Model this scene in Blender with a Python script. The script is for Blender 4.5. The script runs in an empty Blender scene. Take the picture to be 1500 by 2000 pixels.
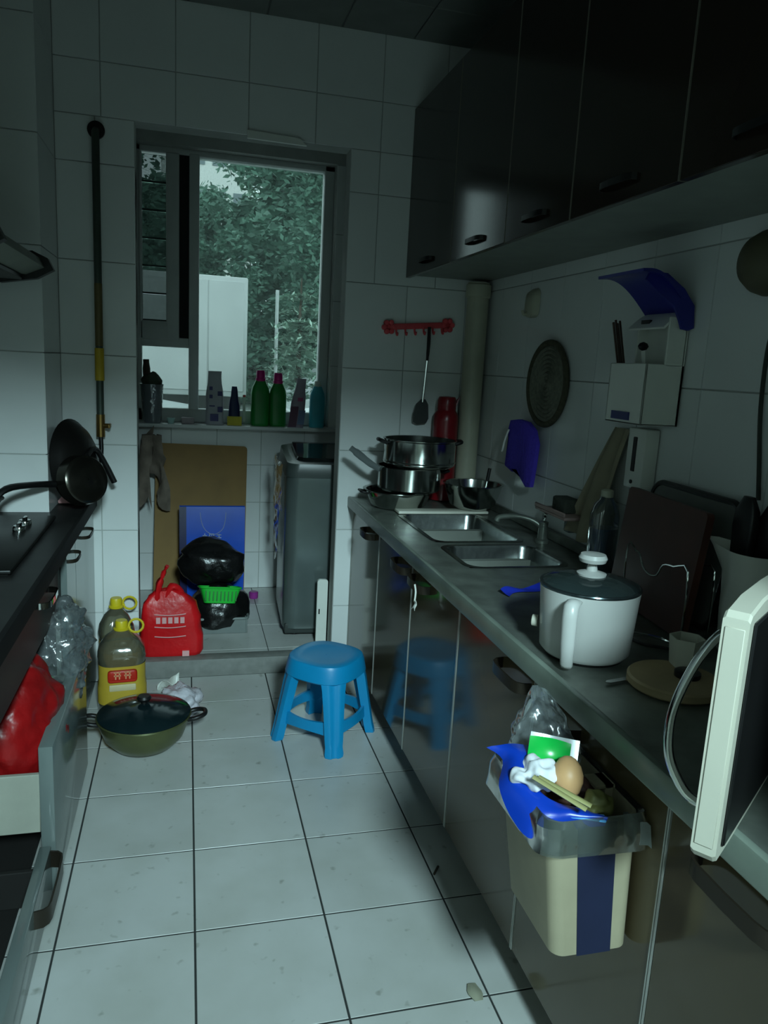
import bpy, bmesh, math, random
from mathutils import Matrix, Vector, noise as mnoise
random.seed(7)
scene = bpy.context.scene
COL = scene.collection
PI = math.pi

# ------------------------------------------------------------------ camera
cam_d = bpy.data.cameras.new('camera')
cam = bpy.data.objects.new('camera', cam_d)
COL.objects.link(cam)
yaw, pitch, roll, FPX, CH = 0.259901, 0.190481, -0.053328, 1478.11, 1.42208
fw = Vector((math.sin(yaw)*math.cos(pitch), math.cos(yaw)*math.cos(pitch), -math.sin(pitch)))
rt = Vector((math.cos(yaw), -math.sin(yaw), 0))
dn = fw.cross(rt)
r2 = math.cos(roll)*rt + math.sin(roll)*dn
d2 = -math.sin(roll)*rt + math.cos(roll)*dn
M = Matrix(((r2.x, -d2.x, -fw.x, 0), (r2.y, -d2.y, -fw.y, 0), (r2.z, -d2.z, -fw.z, CH), (0, 0, 0, 1)))
cam.matrix_world = M
cam_d.sensor_fit = 'VERTICAL'
cam_d.sensor_height = 36.0
cam_d.lens = FPX/2000*36.0
cam_d.clip_start = 0.02
scene.camera = cam

# ------------------------------------------------------------------ world, lamp, exposure
w = bpy.data.worlds.new('overcast'); scene.world = w; w.use_nodes = True
bg = w.node_tree.nodes['Background']
bg.inputs[0].default_value = (0.72, 0.95, 0.98, 1)
bg.inputs[1].default_value = 1.6
ld = bpy.data.lights.new('room_lamp', 'AREA')
ld.shape = 'DISK'; ld.size = 0.42; ld.energy = 68
ld.color = (0.68, 1.0, 1.06); ld.spread = math.radians(120)
lo = bpy.data.objects.new('room_lamp', ld); COL.objects.link(lo)
lo.location = (0.30, -1.45, 2.55)
lo.rotation_euler = (Vector((0.1, 3.3, 0.9)) - lo.location).to_track_quat('-Z', 'Y').to_euler()
vs = scene.view_settings
vs.view_transform = 'Standard'; vs.look = 'None'; vs.gamma = 1.0; vs.exposure = 0.0
vs.use_curve_mapping = False

# ------------------------------------------------------------------ materials
def lin(c):
    return tuple((v/255/12.92 if v/255 <= .04045 else ((v/255+.055)/1.055)**2.4) for v in c)
MATS = {}
def mat(name, col, rough=.5, metal=0, var=.10, scale=9, bump=0, bscale=60, spec=.5, coat=0, trans=0, ior=1.45, emit=0, rnd=0):
    if name in MATS: return MATS[name]
    m = bpy.data.materials.new(name); m.use_nodes = True
    nt = m.node_tree; b = nt.nodes['Principled BSDF']
    c = lin(col)
    tc = nt.nodes.new('ShaderNodeTexCoord')
    n = nt.nodes.new('ShaderNodeTexNoise'); n.inputs['Scale'].default_value = scale; n.inputs['Detail'].default_value = 4
    nt.links.new(tc.outputs['Object'], n.inputs['Vector'])
    r = nt.nodes.new('ShaderNodeValToRGB')
    r.color_ramp.elements[0].position = .3; r.color_ramp.elements[1].position = .7
    r.color_ramp.elements[0].color = (*[v*(1-var) for v in c], 1)
    r.color_ramp.elements[1].color = (*[min(1, v*(1+var)) for v in c], 1)
    nt.links.new(n.outputs['Fac'], r.inputs['Fac'])
    out = r.outputs['Color']
    if rnd:
        oi = nt.nodes.new('ShaderNodeObjectInfo')
        mr = nt.nodes.new('ShaderNodeMapRange'); mr.inputs['To Min'].default_value = 1-rnd; mr.inputs['To Max'].default_value = 1
        nt.links.new(oi.outputs['Random'], mr.inputs['Value'])
        mx = nt.nodes.new('ShaderNodeVectorMath'); mx.operation = 'SCALE'
        nt.links.new(out, mx.inputs[0]); nt.links.new(mr.outputs['Result'], mx.inputs['Scale'])
        out = mx.outputs['Vector']
    nt.links.new(out, b.inputs['Base Color'])
    b.inputs['Roughness'].default_value = rough; b.inputs['Metallic'].default_value = metal
    b.inputs['Specular IOR Level'].default_value = spec
    b.inputs['Coat Weight'].default_value = coat; b.inputs['Coat Roughness'].default_value = .06
    b.inputs['Transmission Weight'].default_value = trans; b.inputs['IOR'].default_value = ior
    if bump:
        n2 = nt.nodes.new('ShaderNodeTexNoise'); n2.inputs['Scale'].default_value = bscale; n2.inputs['Detail'].default_value = 3
        nt.links.new(tc.outputs['Object'], n2.inputs['Vector'])
        bp = nt.nodes.new('ShaderNodeBump'); bp.inputs['Strength'].default_value = bump; bp.inputs['Distance'].default_value = .01
        nt.links.new(n2.outputs['Fac'], bp.inputs['Height']); nt.links.new(bp.outputs['Normal'], b.inputs['Normal'])
    MATS[name] = m
    return m

def clear(name, tint, gloss=.25, rough=.12, body=.15, bump=.6, bscale=30):
    """thin clear film: mostly see-through, some sheen and a little milky body"""
    if name in MATS: return MATS[name]
    m = bpy.data.materials.new(name); m.use_nodes = True
    nt = m.node_tree; nt.nodes.remove(nt.nodes['Principled BSDF'])
    o = nt.nodes['Material Output']
    c = lin(tint)
    tr = nt.nodes.new('ShaderNodeBsdfTransparent'); tr.inputs[0].default_value = (*[.5+.5*v for v in c], 1)
    gl = nt.nodes.new('ShaderNodeBsdfGlossy'); gl.inputs['Roughness'].default_value = rough; gl.inputs[0].default_value = (1, 1, 1, 1)
    di = nt.nodes.new('ShaderNodeBsdfDiffuse'); di.inputs[0].default_value = (*c, 1)
    m1 = nt.nodes.new('ShaderNodeMixShader'); m1.inputs[0].default_value = body
    nt.links.new(tr.outputs[0], m1.inputs[1]); nt.links.new(di.outputs[0], m1.inputs[2])
    fr = nt.nodes.new('ShaderNodeFresnel'); fr.inputs[0].default_value = 1.45
    mth = nt.nodes.new('ShaderNodeMath'); mth.operation = 'MULTIPLY_ADD'; mth.inputs[1].default_value = 1.0; mth.inputs[2].default_value = gloss
    mth.use_clamp = True
    nt.links.new(fr.outputs[0], mth.inputs[0])
    m2 = nt.nodes.new('ShaderNodeMixShader'); nt.links.new(mth.outputs[0], m2.inputs[0])
    nt.links.new(m1.outputs[0], m2.inputs[1]); nt.links.new(gl.outputs[0], m2.inputs[2])
    if bump:
        tc = nt.nodes.new('ShaderNodeTexCoord')
        n2 = nt.nodes.new('ShaderNodeTexNoise'); n2.inputs['Scale'].default_value = bscale
        nt.links.new(tc.outputs['Object'], n2.inputs['Vector'])
        bp = nt.nodes.new('ShaderNodeBump'); bp.inputs['Strength'].default_value = bump; bp.inputs['Distance'].default_value = .02
        nt.links.new(n2.outputs['Fac'], bp.inputs['Height'])
        nt.links.new(bp.outputs['Normal'], gl.inputs['Normal']); nt.links.new(bp.outputs['Normal'], fr.inputs['Normal'])
    nt.links.new(m2.outputs[0], o.inputs['Surface'])
    MATS[name] = m
    return m

def floor_mat():
    m = mat('floor_glaze', (202, 204, 201), .32, var=.04, scale=3, rnd=.06)
    nt = m.node_tree; b = nt.nodes['Principled BSDF']
    src = b.inputs['Base Color'].links[0].from_socket
    geo = nt.nodes.new('ShaderNodeNewGeometry')
    n = nt.nodes.new('ShaderNodeTexNoise'); n.inputs['Scale'].default_value = 26; n.inputs['Detail'].default_value = 2
    nt.links.new(geo.outputs['Position'], n.inputs['Vector'])
    r = nt.nodes.new('ShaderNodeValToRGB'); r.color_ramp.elements[0].position = .66; r.color_ramp.elements[1].position = .78
    r.color_ramp.elements[0].color = (1, 1, 1, 1); r.color_ramp.elements[1].color = (.5, .5, .46, 1)
    nt.links.new(n.outputs['Fac'], r.inputs[0])
    n3 = nt.nodes.new('ShaderNodeTexNoise'); n3.inputs['Scale'].default_value = 4.5; n3.inputs['Detail'].default_value = 5
    nt.links.new(geo.outputs['Position'], n3.inputs['Vector'])
    r3 = nt.nodes.new('ShaderNodeValToRGB'); r3.color_ramp.elements[0].position = .35; r3.color_ramp.elements[1].position = .7
    r3.color_ramp.elements[0].color = (1, 1, 1, 1); r3.color_ramp.elements[1].color = (.86, .86, .83, 1)
    nt.links.new(n3.outputs['Fac'], r3.inputs[0])
    a = nt.nodes.new('ShaderNodeMix'); a.data_type = 'RGBA'; a.blend_type = 'MULTIPLY'; a.inputs[0].default_value = .8
    nt.links.new(src, a.inputs[6]); nt.links.new(r.outputs[0], a.inputs[7])
    a2 = nt.nodes.new('ShaderNodeMix'); a2.data_type = 'RGBA'; a2.blend_type = 'MULTIPLY'; a2.inputs[0].default_value = 1
    nt.links.new(a.outputs[2], a2.inputs[6]); nt.links.new(r3.outputs[0], a2.inputs[7])
    nt.links.new(a2.outputs[2], b.inputs['Base Color'])
    return m

FLOOR = floor_mat()
GROUT = mat('dark_grout', (52, 55, 54), .95)
WTILE = mat('wall_glaze', (224, 227, 225), .22, var=.03, scale=4, rnd=.05)
WGROUT = mat('wall_grout', (176, 179, 175), .9)
PLASTER = mat('grey_plaster', (138, 142, 138), .85)
STONE = mat('grey_stone', (128, 130, 126), .6, var=.12, scale=30)
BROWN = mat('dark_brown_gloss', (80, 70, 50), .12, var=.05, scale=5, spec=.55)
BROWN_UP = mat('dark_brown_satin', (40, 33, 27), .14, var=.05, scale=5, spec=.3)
CARC = mat('carcass_grey', (122, 126, 118), .6)
TRIMM = mat('aluminium_strip', (190, 192, 186), .35, metal=.6)
STEEL = mat('stainless', (150, 156, 154), .26, metal=1, var=.18, scale=14, bump=.06, bscale=40)
STEELD = mat('worn_steel_top', (128, 134, 126), .36, metal=.55, var=.3, scale=12, bump=.05, bscale=30)
POTST = mat('polished_steel', (172, 176, 172), .16, metal=1, var=.08)
CHROME = mat('chrome', (205, 208, 206), .08, metal=1, var=.02)
BLACKP = mat('black_plastic', (22, 22, 22), .4)
BLACKM = mat('black_iron', (30, 29, 27), .42, metal=.4)
WHITEP = mat('white_plastic', (222, 224, 216), .35, var=.03)
CREAM = mat('cream_plastic', (186, 183, 168), .35, var=.03)
DHANDLE = mat('bronze_handle', (52, 46, 38), .38, metal=.5)
PVC = mat('pvc_frame', (196, 200, 198), .45, var=.04)
GLASS = clear('window_glass', (235, 245, 242), gloss=0, rough=.6, body=.10, bump=0)  # slightly milky dirty pane, its body colour added to veil the view like haze
POLY = clear('clear_film', (200, 212, 214), gloss=.09, rough=.24, body=.14, bump=.6, bscale=26)
LGREY = mat('pale_gloss_laminate', (104, 114, 112), .14, var=.04, scale=4)
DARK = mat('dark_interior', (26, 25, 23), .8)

# ------------------------------------------------------------------ builders
def finish(name, bm, material, parent=None, smooth=True, loc=None, angle=40, mats=None):
    me = bpy.data.meshes.new(name)
    bm.normal_update(); bm.to_mesh(me); bm.free()
    if smooth:
        for p in me.polygons: p.use_smooth = True
        me.set_sharp_from_angle(angle=math.radians(angle))
    for mm in (mats or [material]): me.materials.append(mm)
    o = bpy.data.objects.new(name, me); COL.objects.link(o)
    if parent: o.parent = parent
    if loc: o.location = loc
    return o
def thing(name, label, cat, loc=(0, 0, 0), rz=0, group=None):
    o = bpy.data.objects.new(name, None); COL.objects.link(o)
    o.empty_display_size = .05
    o.location = loc; o.rotation_euler = (0, 0, rz)
    return tag(o, label, cat, group)
def tag(o, label, cat, group=None):
    o['label'] = label; o['category'] = cat
    if group: o['group'] = group
    return o
def struct(o, label=None, cat=None):
    o['kind'] = 'structure'
    if label: o['label'] = label
    if cat: o['category'] = cat
    return o
def bx(bm, x0, x1, y0, y1, z0, z1, bev=0, seg=2, mtx=None, mi=0):
    g = bmesh.ops.create_cube(bm, size=1)
    vs_ = g['verts']
    bmesh.ops.scale(bm, vec=(x1-x0, y1-y0, z1-z0), verts=vs_)
    bmesh.ops.translate(bm, vec=((x0+x1)/2, (y0+y1)/2, (z0+z1)/2), verts=vs_)
    if mi:
        for f in {f for v in vs_ for f in v.link_faces}: f.material_index = mi
    if bev:
        es = list({e for v in vs_ for e in v.link_edges})
        r = bmesh.ops.bevel(bm, geom=es, offset=bev, segments=seg, affect='EDGES', profile=.5)
        vs_ = list({v for f in r['faces'] for v in f.verts} | {v for v in vs_ if v.is_valid})
    if mtx is not None: bmesh.ops.transform(bm, matrix=mtx, verts=vs_)
    return vs_
def loft(bm, rings, cap0=True, cap1=True, closed=True, mi=0):
    R = [[bm.verts.new(p) for p in ring] for ring in rings]
    n = len(R[0])
    for a, b in zip(R, R[1:]):
        for i in range(n if closed else n-1):
            j = (i+1) % n
            try:
                f = bm.faces.new((a[i], a[j], b[j], b[i])); f.material_index = mi
            except ValueError: pass
    if cap0 and closed: bm.faces.new(list(reversed(R[0])))
    if cap1 and closed: bm.faces.new(R[-1])
    return R
def lathe(bm, prof, seg=32, c=(0, 0, 0), sx=1, sy=1, cap0=True, cap1=True, axis='z', mtx=None, mi=0):
    rings = []
    for r, h in prof:
        ring = []
        for i in range(seg):
            a = 2*PI*i/seg
            x, y, z = r*math.cos(a)*sx, r*math.sin(a)*sy, h
            if axis == 'y': x, y, z = x, -z, y
            if axis == 'x': x, y, z = z, x, y
            p = Vector((x, y, z))
            if mtx is not None: p = mtx @ p
            ring.append(p+Vector(c))
        rings.append(ring)
    loft(bm, rings, cap0, cap1, mi=mi)
def smoothpts(pts, n=6):
    P_ = [Vector(p) for p in pts]; out = []
    for i in range(len(P_)-1):
        p0 = P_[max(i-1, 0)]; p1 = P_[i]; p2 = P_[i+1]; p3 = P_[min(i+2, len(P_)-1)]
        for k in range(n):
            t = k/n
            out.append(.5*((2*p1)+(-p0+p2)*t+(2*p0-5*p1+4*p2-p3)*t*t+(-p0+3*p1-3*p2+p3)*t**3))
    out.append(P_[-1]); return out
def tube(bm, pts, r, seg=10, smooth=0, closed=False, flat=None, mi=0):
    P_ = smoothpts(pts, smooth) if smooth else [Vector(p) for p in pts]
    n = len(P_)
    rings = []; up = None
    for i, p in enumerate(P_):
        a = P_[(i-1) % n] if (closed or i > 0) else p
        b = P_[(i+1) % n] if (closed or i < n-1) else p
        t = (b-a).normalized()
        if up is None:
            up = Vector((0, 0, 1)) if abs(t.z) < .9 else Vector((1, 0, 0))
        s = t.cross(up).normalized(); up = s.cross(t).normalized()
        rr = r[min(int(i*len(r)/n), len(r)-1)] if isinstance(r, (list, tuple)) else r
        fx, fy = (1, 1) if flat is None else flat
        rings.append([p+s*(rr*fx*math.cos(2*PI*k/seg))+up*(rr*fy*math.sin(2*PI*k/seg)) for k in range(seg)])
    if closed: rings.append(rings[0])
    loft(bm, rings, not closed, not closed, mi=mi)
    if closed: bmesh.ops.remove_doubles(bm, verts=bm.verts, dist=1e-5)
def sheet(bm, fn, nu, nv, thick=0, mi=0):
    V = [[bm.verts.new(fn(i/(nu-1), j/(nv-1))) for j in range(nv)] for i in range(nu)]
    fs = []
    for i in range(nu-1):
        for j in range(nv-1):
            f = bm.faces.new((V[i][j], V[i+1][j], V[i+1][j+1], V[i][j+1])); f.material_index = mi; fs.append(f)
    if thick:
        bm.normal_update()
        bmesh.ops.solidify(bm, geom=fs, thickness=thick)
def rrect(w, h, r, n=5):
    pts = []
    for cx, cy, a0 in ((w/2-r, h/2-r, 0), (-w/2+r, h/2-r, PI/2), (-w/2+r, -h/2+r, PI), (w/2-r, -h/2+r, 1.5*PI)):
        for k in range(n+1):
            a = a0+PI/2*k/n; pts.append((cx+r*math.cos(a), cy+r*math.sin(a)))
    return pts
def prism(bm, outline, f, t0, t1, mi=0):
    """outline (u,v) pairs mapped by f(u,v,t)"""
    loft(bm, [[Vector(f(u, v, t0)) for u, v in outline], [Vector(f(u, v, t1)) for u, v in outline]], mi=mi)
def nz(p, s, seed=0): return mnoise.noise(Vector(p)*s+Vector((seed*7.3, seed*3.1, seed*1.7)))
def crumple(bm, amp, s, seed=0, zfloor=None):
    bm.normal_update()
    mv = [(v, v.normal*(amp*nz(v.co, s, seed)+amp*.5*nz(v.co, s*2.3, seed+3))) for v in bm.verts]
    for v, d in mv:
        v.co += d
        if zfloor is not None and v.co.z < zfloor: v.co.z = zfloor
def simple(name, fn, material, parent=None, **k):
    bm = bmesh.new(); fn(bm); return finish(name, bm, material, parent, **k)

# -- tiles: one object for each tile, alike tiles share a mesh
TM = {}
def tile_mesh(wd, ht, material, th=.006):
    if material.name == 'floor_glaze': th = .0015
    key = (round(wd, 4), round(ht, 4), material.name)
    if key in TM: return TM[key]
    e = .0010
    v = [(0, 0, 0), (wd, 0, 0), (wd, ht, 0), (0, ht, 0), (e, e, th), (wd-e, e, th), (wd-e, ht-e, th), (e, ht-e, th)]
    f = [(4, 5, 6, 7), (0, 1, 5, 4), (1, 2, 6, 5), (2, 3, 7, 6), (3, 0, 4, 7)]
    me = bpy.data.meshes.new('tile'); me.from_pydata(v, [], f); me.materials.append(material); TM[key] = me
    return me
FACES = {'up': ((1, 0, 0), (0, 1, 0), (0, 0, 1)), '-y': ((1, 0, 0), (0, 0, 1), (0, -1, 0)),
         '-x': ((0, -1, 0), (0, 0, 1), (-1, 0, 0)), '+x': ((0, 1, 0), (0, 0, 1), (1, 0, 0))}
def tiles(parent, material, face, origin, ucuts, vcuts, hole=None, gap=.0025, name='tile'):
    U, V, N = [Vector(a) for a in FACES[face]]
    o0 = Vector(origin)
    for u0, u1 in zip(ucuts, ucuts[1:]):
        for v0, v1 in zip(vcuts, vcuts[1:]):
            a0, a1, b0, b1 = u0, u1, v0, v1
            if hole:
                hu0, hu1, hv0, hv1 = hole
                if a0 >= hu0-1e-4 and a1 <= hu1+1e-4 and b0 >= hv0-1e-4 and b1 <= hv1+1e-4: continue
            if a1-a0 < .012 or b1-b0 < .012: continue
            p = o0+U*(a0+gap/2)+V*(b0+gap/2)
            o = bpy.data.objects.new(name, tile_mesh(a1-a0-gap, b1-b0-gap, material)); COL.objects.link(o)
            o.matrix_basis = Matrix(((U.x, V.x, N.x, p.x), (U.y, V.y, N.y, p.y), (U.z, V.z, N.z, p.z), (0, 0, 0, 1)))
            o.parent = parent
def cuts(lo_, hi_, off, step, extra=()):
    s = {round(lo_, 4), round(hi_, 4)} | {round(e, 4) for e in extra if lo_ < e < hi_}
    k = math.ceil((lo_-off)/step)
    while off+k*step < hi_:
        v = round(off+k*step, 4)
        if all(abs(v-q) > .012 for q in s): s.add(v)
        k += 1
    return sorted(s)

# ------------------------------------------------------------------ setting
XL, XR, YF, YB, ZC = -.95, 1.30, 3.31, -1.7, 2.75
fl = struct(simple('floor', lambda b: bx(b, XL-.1, XR+.1, YB-.1, YF+.1, -.12, -.0012), GROUT), 'white square ceramic floor tiles with dark joints', 'floor')
tiles(fl, FLOOR, 'up', (0, 0, -.0015), cuts(XL, XR, .0233, .33), cuts(YB, YF, 2.709, .33), gap=.0045)
VZ = [0, .316, .679, 1.042, 1.405, 1.768, 2.131, 2.494, 2.75]
DX0, DX1, DZ = -.2, .657, 2.30
def farwall(b):
    bx(b, XL-.1, DX0, YF+.006, YF+.10, 0, ZC); bx(b, DX1, XR+.1, YF+.006, YF+.10, 0, ZC); bx(b, DX0, DX1, YF+.006, YF+.10, DZ, ZC)
wf = struct(simple('wall_far', farwall, WGROUT, smooth=False), 'white tiled end wall with the open doorway to the washing alcove', 'wall')
o_ = (0, YF+.006, 0)
tiles(wf, WTILE, '-y', o_, [-.49, -.345, DX0], [z for z in VZ if z <= DZ]+[DZ])
tiles(wf, WTILE, '-y', o_, [DX1, .932, 1.207, XR], [z for z in VZ if z <= 1.77])
tiles(wf, WTILE, '-y', o_, [DX1, .782, 1.058, XR], [1.768, 2.131, DZ])
tiles(wf, WTILE, '-y', o_, [-.49, -.322, -.046, .235, .506, .782, 1.058, XR], [DZ, 2.494, ZC])
# reveal linings of the doorway
tiles(wf, WTILE, '+x', (DX0-.006, YF+.006, 0), [0, .094], VZ[:7]+[DZ])
tiles(wf, WTILE, '-x', (DX1+.006, YF+.10, 0), [0, .094], VZ[:7]+[DZ])
wr = struct(simple('wall_right', lambda b: bx(b, XR+.006, XR+.1, YB-.1, YF+.1, 0, ZC), WGROUT), 'white tiled long wall above the sink counter', 'wall')
tiles(wr, WTILE, '-x', (XR+.006, YF, 0), cuts(0, 2.75, .2, .275), [.679, 1.042, 1.405, 1.768, 2.131])
tiles(wr, WTILE, '-x', (XR+.006, YF, 0), cuts(0, 2.75, .2, .275), [2.494, ZC])
BXX, BXY = -.49, 2.95
wl = struct(simple('wall_left', lambda b: (bx(b, XL-.1, XL, YB-.1, YF+.1, 0, ZC), bx(b, XL, BXX-.006, BXY+.006, YF+.006, 0, ZC)), WGROUT, smooth=False), 'white tiled boxed-in column beside the stove', 'wall')
tiles(wl, WTILE, '-y', (0, BXY+.006, 0), [XL, -.765, BXX], VZ[2:])
tiles(wl, WTILE, '+x', (BXX-.006, BXY, 0), [0, YF-BXY], VZ[2:])
HALLW = mat('hall_white', (214, 214, 206), .8)
struct(simple('wall_back', lambda b: bx(b, XL-.1, XR+.1, YB-.1, YB, 0, ZC), HALLW), 'plain white wall of the hall behind the viewer', 'wall')
def cutwall(b):
    bx(b, XL, -.62, .10, .22, 0, ZC); bx(b, .64, XR, .10, .22, 0, ZC); bx(b, -.62, .64, .10, .22, 2.02, ZC)  # unseen jambs and lintel, added and sized to block part of the lamp light
struct(simple('light_cut_wall', cutwall, HALLW, smooth=False), 'unseen white wall with a doorway, added to keep lamp light off the upper walls', 'wall')
ce = struct(simple('ceiling', lambda b: bx(b, XL-.1, XR+.1, YB-.1, YF+.1, ZC+.006, ZC+.1), PLASTER), 'dim panelled kitchen ceiling', 'ceiling')
PANEL = mat('ceiling_panel', (120, 124, 120), .5, rnd=.1)
def cpanels():
    me = bpy.data.meshes.new('ceiling_panel')
    bm = bmesh.new(); bx(bm, .002, .298, .002, .298, 0, .01, .003, 1); bm.to_mesh(me); bm.free(); me.materials.append(PANEL)
    for i in range(7):
        for j in range(4):
            o = bpy.data.objects.new('ceiling_panel', me); COL.objects.link(o); o.parent = ce
            o.location = (XL+.05+.3*i, YF-.3*(j+1), ZC-.004)
cpanels()
# alcove
AX0, AX1, AY1, AZ = -.42, 1.05, 4.40, 2.62
WX0, WX1, WZ0, WZ1 = -.27, .80, 1.05, 2.50
af = struct(simple('floor_alcove', lambda b: bx(b, AX0-.1, AX1+.1, YF+.02, AY1+.2, -.1, .0785), GROUT), 'raised white tiled floor of the washing alcove', 'floor')
tiles(af, FLOOR, 'up', (0, 0, .0782), cuts(AX0, AX1, .375, .33), cuts(YF+.075, AY1, 3.75, .33))
st_ = struct(simple('trim_1', lambda b: bx(b, DX0, DX1, YF-.004, YF+.075, 0, .0815, .004, 2), STONE), 'grey stone threshold step under the doorway', 'step')
def awall(b):
    y0, y1 = AY1+.006, AY1+.24
    bx(b, AX0-.1, AX1+.1, y0, y1, 0, WZ0-.02); bx(b, AX0-.1, AX1+.1, y0, y1, WZ1, AZ+.1)
    bx(b, AX0-.1, WX0, y0, y1, WZ0-.02, WZ1); bx(b, WX1, AX1+.1, y0, y1, WZ0-.02, WZ1)
wa = struct(simple('wall_alcove_back', awall, WGROUT, smooth=False), 'tiled wall under the alcove window', 'wall')
AV = [.08, .30, .60, .82, WZ0-.02]
tiles(wa, WTILE, '-y', (0, AY1+.006, 0), cuts(AX0, AX1, .165, .25), AV)
tiles(wa, WTILE, '-y', (0, AY1+.006, 0), [WX1+.002, AX1], [WZ0-.02, 1.405, 1.768, 2.131, 2.494])
struct(simple('wall_alcove_left', lambda b: bx(b, AX0-.1, AX0, YF+.1, AY1+.24, 0, AZ), PLASTER), 'left side wall of the alcove', 'wall')
struct(simple('wall_alcove_right', lambda b: bx(b, AX1, AX1+.1, YF+.1, AY1+.24, 0, AZ), PLASTER), 'right side wall of the alcove', 'wall')
struct(simple('ceiling_alcove', lambda b: bx(b, AX0-.1, AX1+.1, YF+.1, AY1+.24, AZ, AZ+.1), PLASTER), 'ceiling of the alcove', 'ceiling')
struct(simple('window_sill', lambda b: bx(b, AX0, AX1, AY1-.10, AY1+.10, WZ0-.02, WZ0, .004, 2), WTILE), 'pale tiled window sill', 'sill')
struct(simple('trim_2', lambda b: prism(b, [(.23, 2.288), (.47, 2.285), (.44, 2.31), (.23, 2.318)], lambda u, v, t: (u, t, v), YF-.012, YF+.002), WHITEP, smooth=False), 'short white strip along the doorway lintel', 'trim')
# window
wn = struct(thing('window_1', 'grey framed alcove window with a wide pane and a louvred side sash', 'window', (0, AY1+.10, 0)))
def fr(b): 
    bx(b, WX0, WX1, -.03, .05, WZ0, WZ0+.075, .006); bx(b, WX0, WX1, -.03, .05, WZ1-.03, WZ1, .004)
    bx(b, WX1-.055, WX1, -.03, .05, WZ0, WZ1, .004); bx(b, WX0, WX0+.028, -.03, .05, WZ0, WZ1, .004)
simple('frame', fr, PVC, wn)
simple('mullion', lambda b: bx(b, .008, .063, -.035, .05, WZ0+.07, WZ1-.02, .006), PVC, wn)
simple('transom', lambda b: bx(b, WX0+.02, .012, -.03, .045, 1.462, 1.515, .005), PVC, wn)
def sash(b):
    bx(b, -.112, -.043, -.045, .01, 1.50, WZ1-.03, .006); bx(b, WX0+.02, -.10, -.045, .01, 1.50, 1.60, .006); bx(b, WX0+.02, WX0+.034, -.045, .01, 1.50, WZ1-.03, .003)
simple('sash', sash, PVC, wn)
simple('dark_gap', lambda b: bx(b, -.045, .010, -.02, .03, 1.505, WZ1-.02), mat('gap_black', (16, 18, 18), .7), wn)  # black bar painted in for the dark gap between sash and mullion
simple('pane', lambda b: bx(b, .06, WX1-.05, .005, .011, WZ0+.07, WZ1-.03), GLASS, wn)
simple('pane', lambda b: bx(b, WX0+.02, .012, .005, .011, WZ0+.07, 1.47), GLASS, wn)
LOUV = clear('louvre_glass', (120, 140, 136), gloss=.05, rough=.15, body=.5, bump=.2, bscale=12)
for k in range(6):
    z = 1.605+.1435*k
    lv = simple('louvre_blade', lambda b: bx(b, WX0+.034, -.112, -.003, .003, 0, .137), LOUV, wn, loc=(0, -.02, z))
    lv.rotation_euler = (math.radians(-6), 0, 0)
    simple('blade_edge', lambda b: bx(b, WX0+.034, -.112, -.005, .005, -.006, .002), mat('blade_edge_grey', (60, 72, 70), .5), lv)

# ------------------------------------------------------------------ outdoors
GRD = mat('car_park_asphalt', (120, 126, 122), .9, var=.2, scale=.6)
struct(simple('ground', lambda b: bx(b, -40, 60, AY1+.35, 90, -.4, -.15), GRD), 'pale paved car park outside the window', 'ground')
LEAFM = [mat('leaf_hazed_%d' % i, c, .6, var=.35, scale=1.2) for i, c in enumerate([(88, 126, 108), (100, 138, 120), (128, 162, 142)])]  # leaf colours paled towards blue-green to stand in for distance haze
BARK = mat('bark', (70, 62, 52), .9)
def tree(name, label, x, y, h, rx, n, mi, seed, z0=1.2, size=.16):
    rnd = random.Random(seed)
    t = thing(name, label, 'tree', (x, y, -.15), 0, 'trees outside the window')
    b = bmesh.new(); tube(b, [(0, 0, 0), (.1, 0, h*.3), (-.05, .1, h*.6), (0, 0, h*.9)], [.18, .15, .11, .06], 8, 3)
    finish('trunk', b, BARK, t)
    vs_, fs = [], []
    cl = [(rnd.gauss(0, .42)*rx, rnd.gauss(0, .42)*rx, z0+(h-z0)*rnd.random(), rnd.uniform(.5, 1.0)) for _ in range(46)]
    for i in range(n):
        c = cl[i % len(cl)]
        k = 1-abs((c[2]-z0)/(h-z0)-.45)*.8
        d = Vector((rnd.gauss(0, 1), rnd.gauss(0, 1), rnd.gauss(0, .8))).normalized()*c[3]*rx*.34*rnd.random()**.5
        p = Vector((c[0]*k, c[1]*k, c[2]))+d
        a = Vector((rnd.gauss(0, 1), rnd.gauss(0, 1), rnd.gauss(0, .5))).normalized(); bb = a.orthogonal().normalized()
        q = Matrix.Rotation(rnd.random()*6, 3, a) @ bb
        s = size*rnd.uniform(.6, 1.3)
        m = len(vs_); vs_ += [p-a*s, p+q*s*.45, p+a*s, p-q*s*.45]; fs.append((m, m+1, m+2, m+3))
    me = bpy.data.meshes.new('foliage'); me.from_pydata(vs_, [], fs); me.materials.append(LEAFM[mi])
    o = bpy.data.objects.new('foliage', me); COL.objects.link(o); o.parent = t; o['kind'] = 'stuff'
tree('leafy_tree', 'tall dense tree filling the upper middle of the window', 4.8, 22, 11, 3.6, 24000, 0, 1, size=.11)
tree('leafy_tree', 'tall tree at the right edge of the window pane', 8.6, 27, 12, 4.2, 20000, 1, 2, size=.13)
tree('leafy_tree', 'tree crown behind the white truck at the left of the pane', -.4, 33, 8.0, 3.0, 20000, 1, 3, size=.13)
tree('leafy_tree', 'tree seen through the louvred side sash', -3.4, 24, 9, 3.0, 14000, 0, 4, size=.13)
tree('leafy_tree', 'far pale tree row behind the other trees', 9.0, 46, 17, 6.5, 26000, 2, 5, z0=.4, size=.3)
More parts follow.
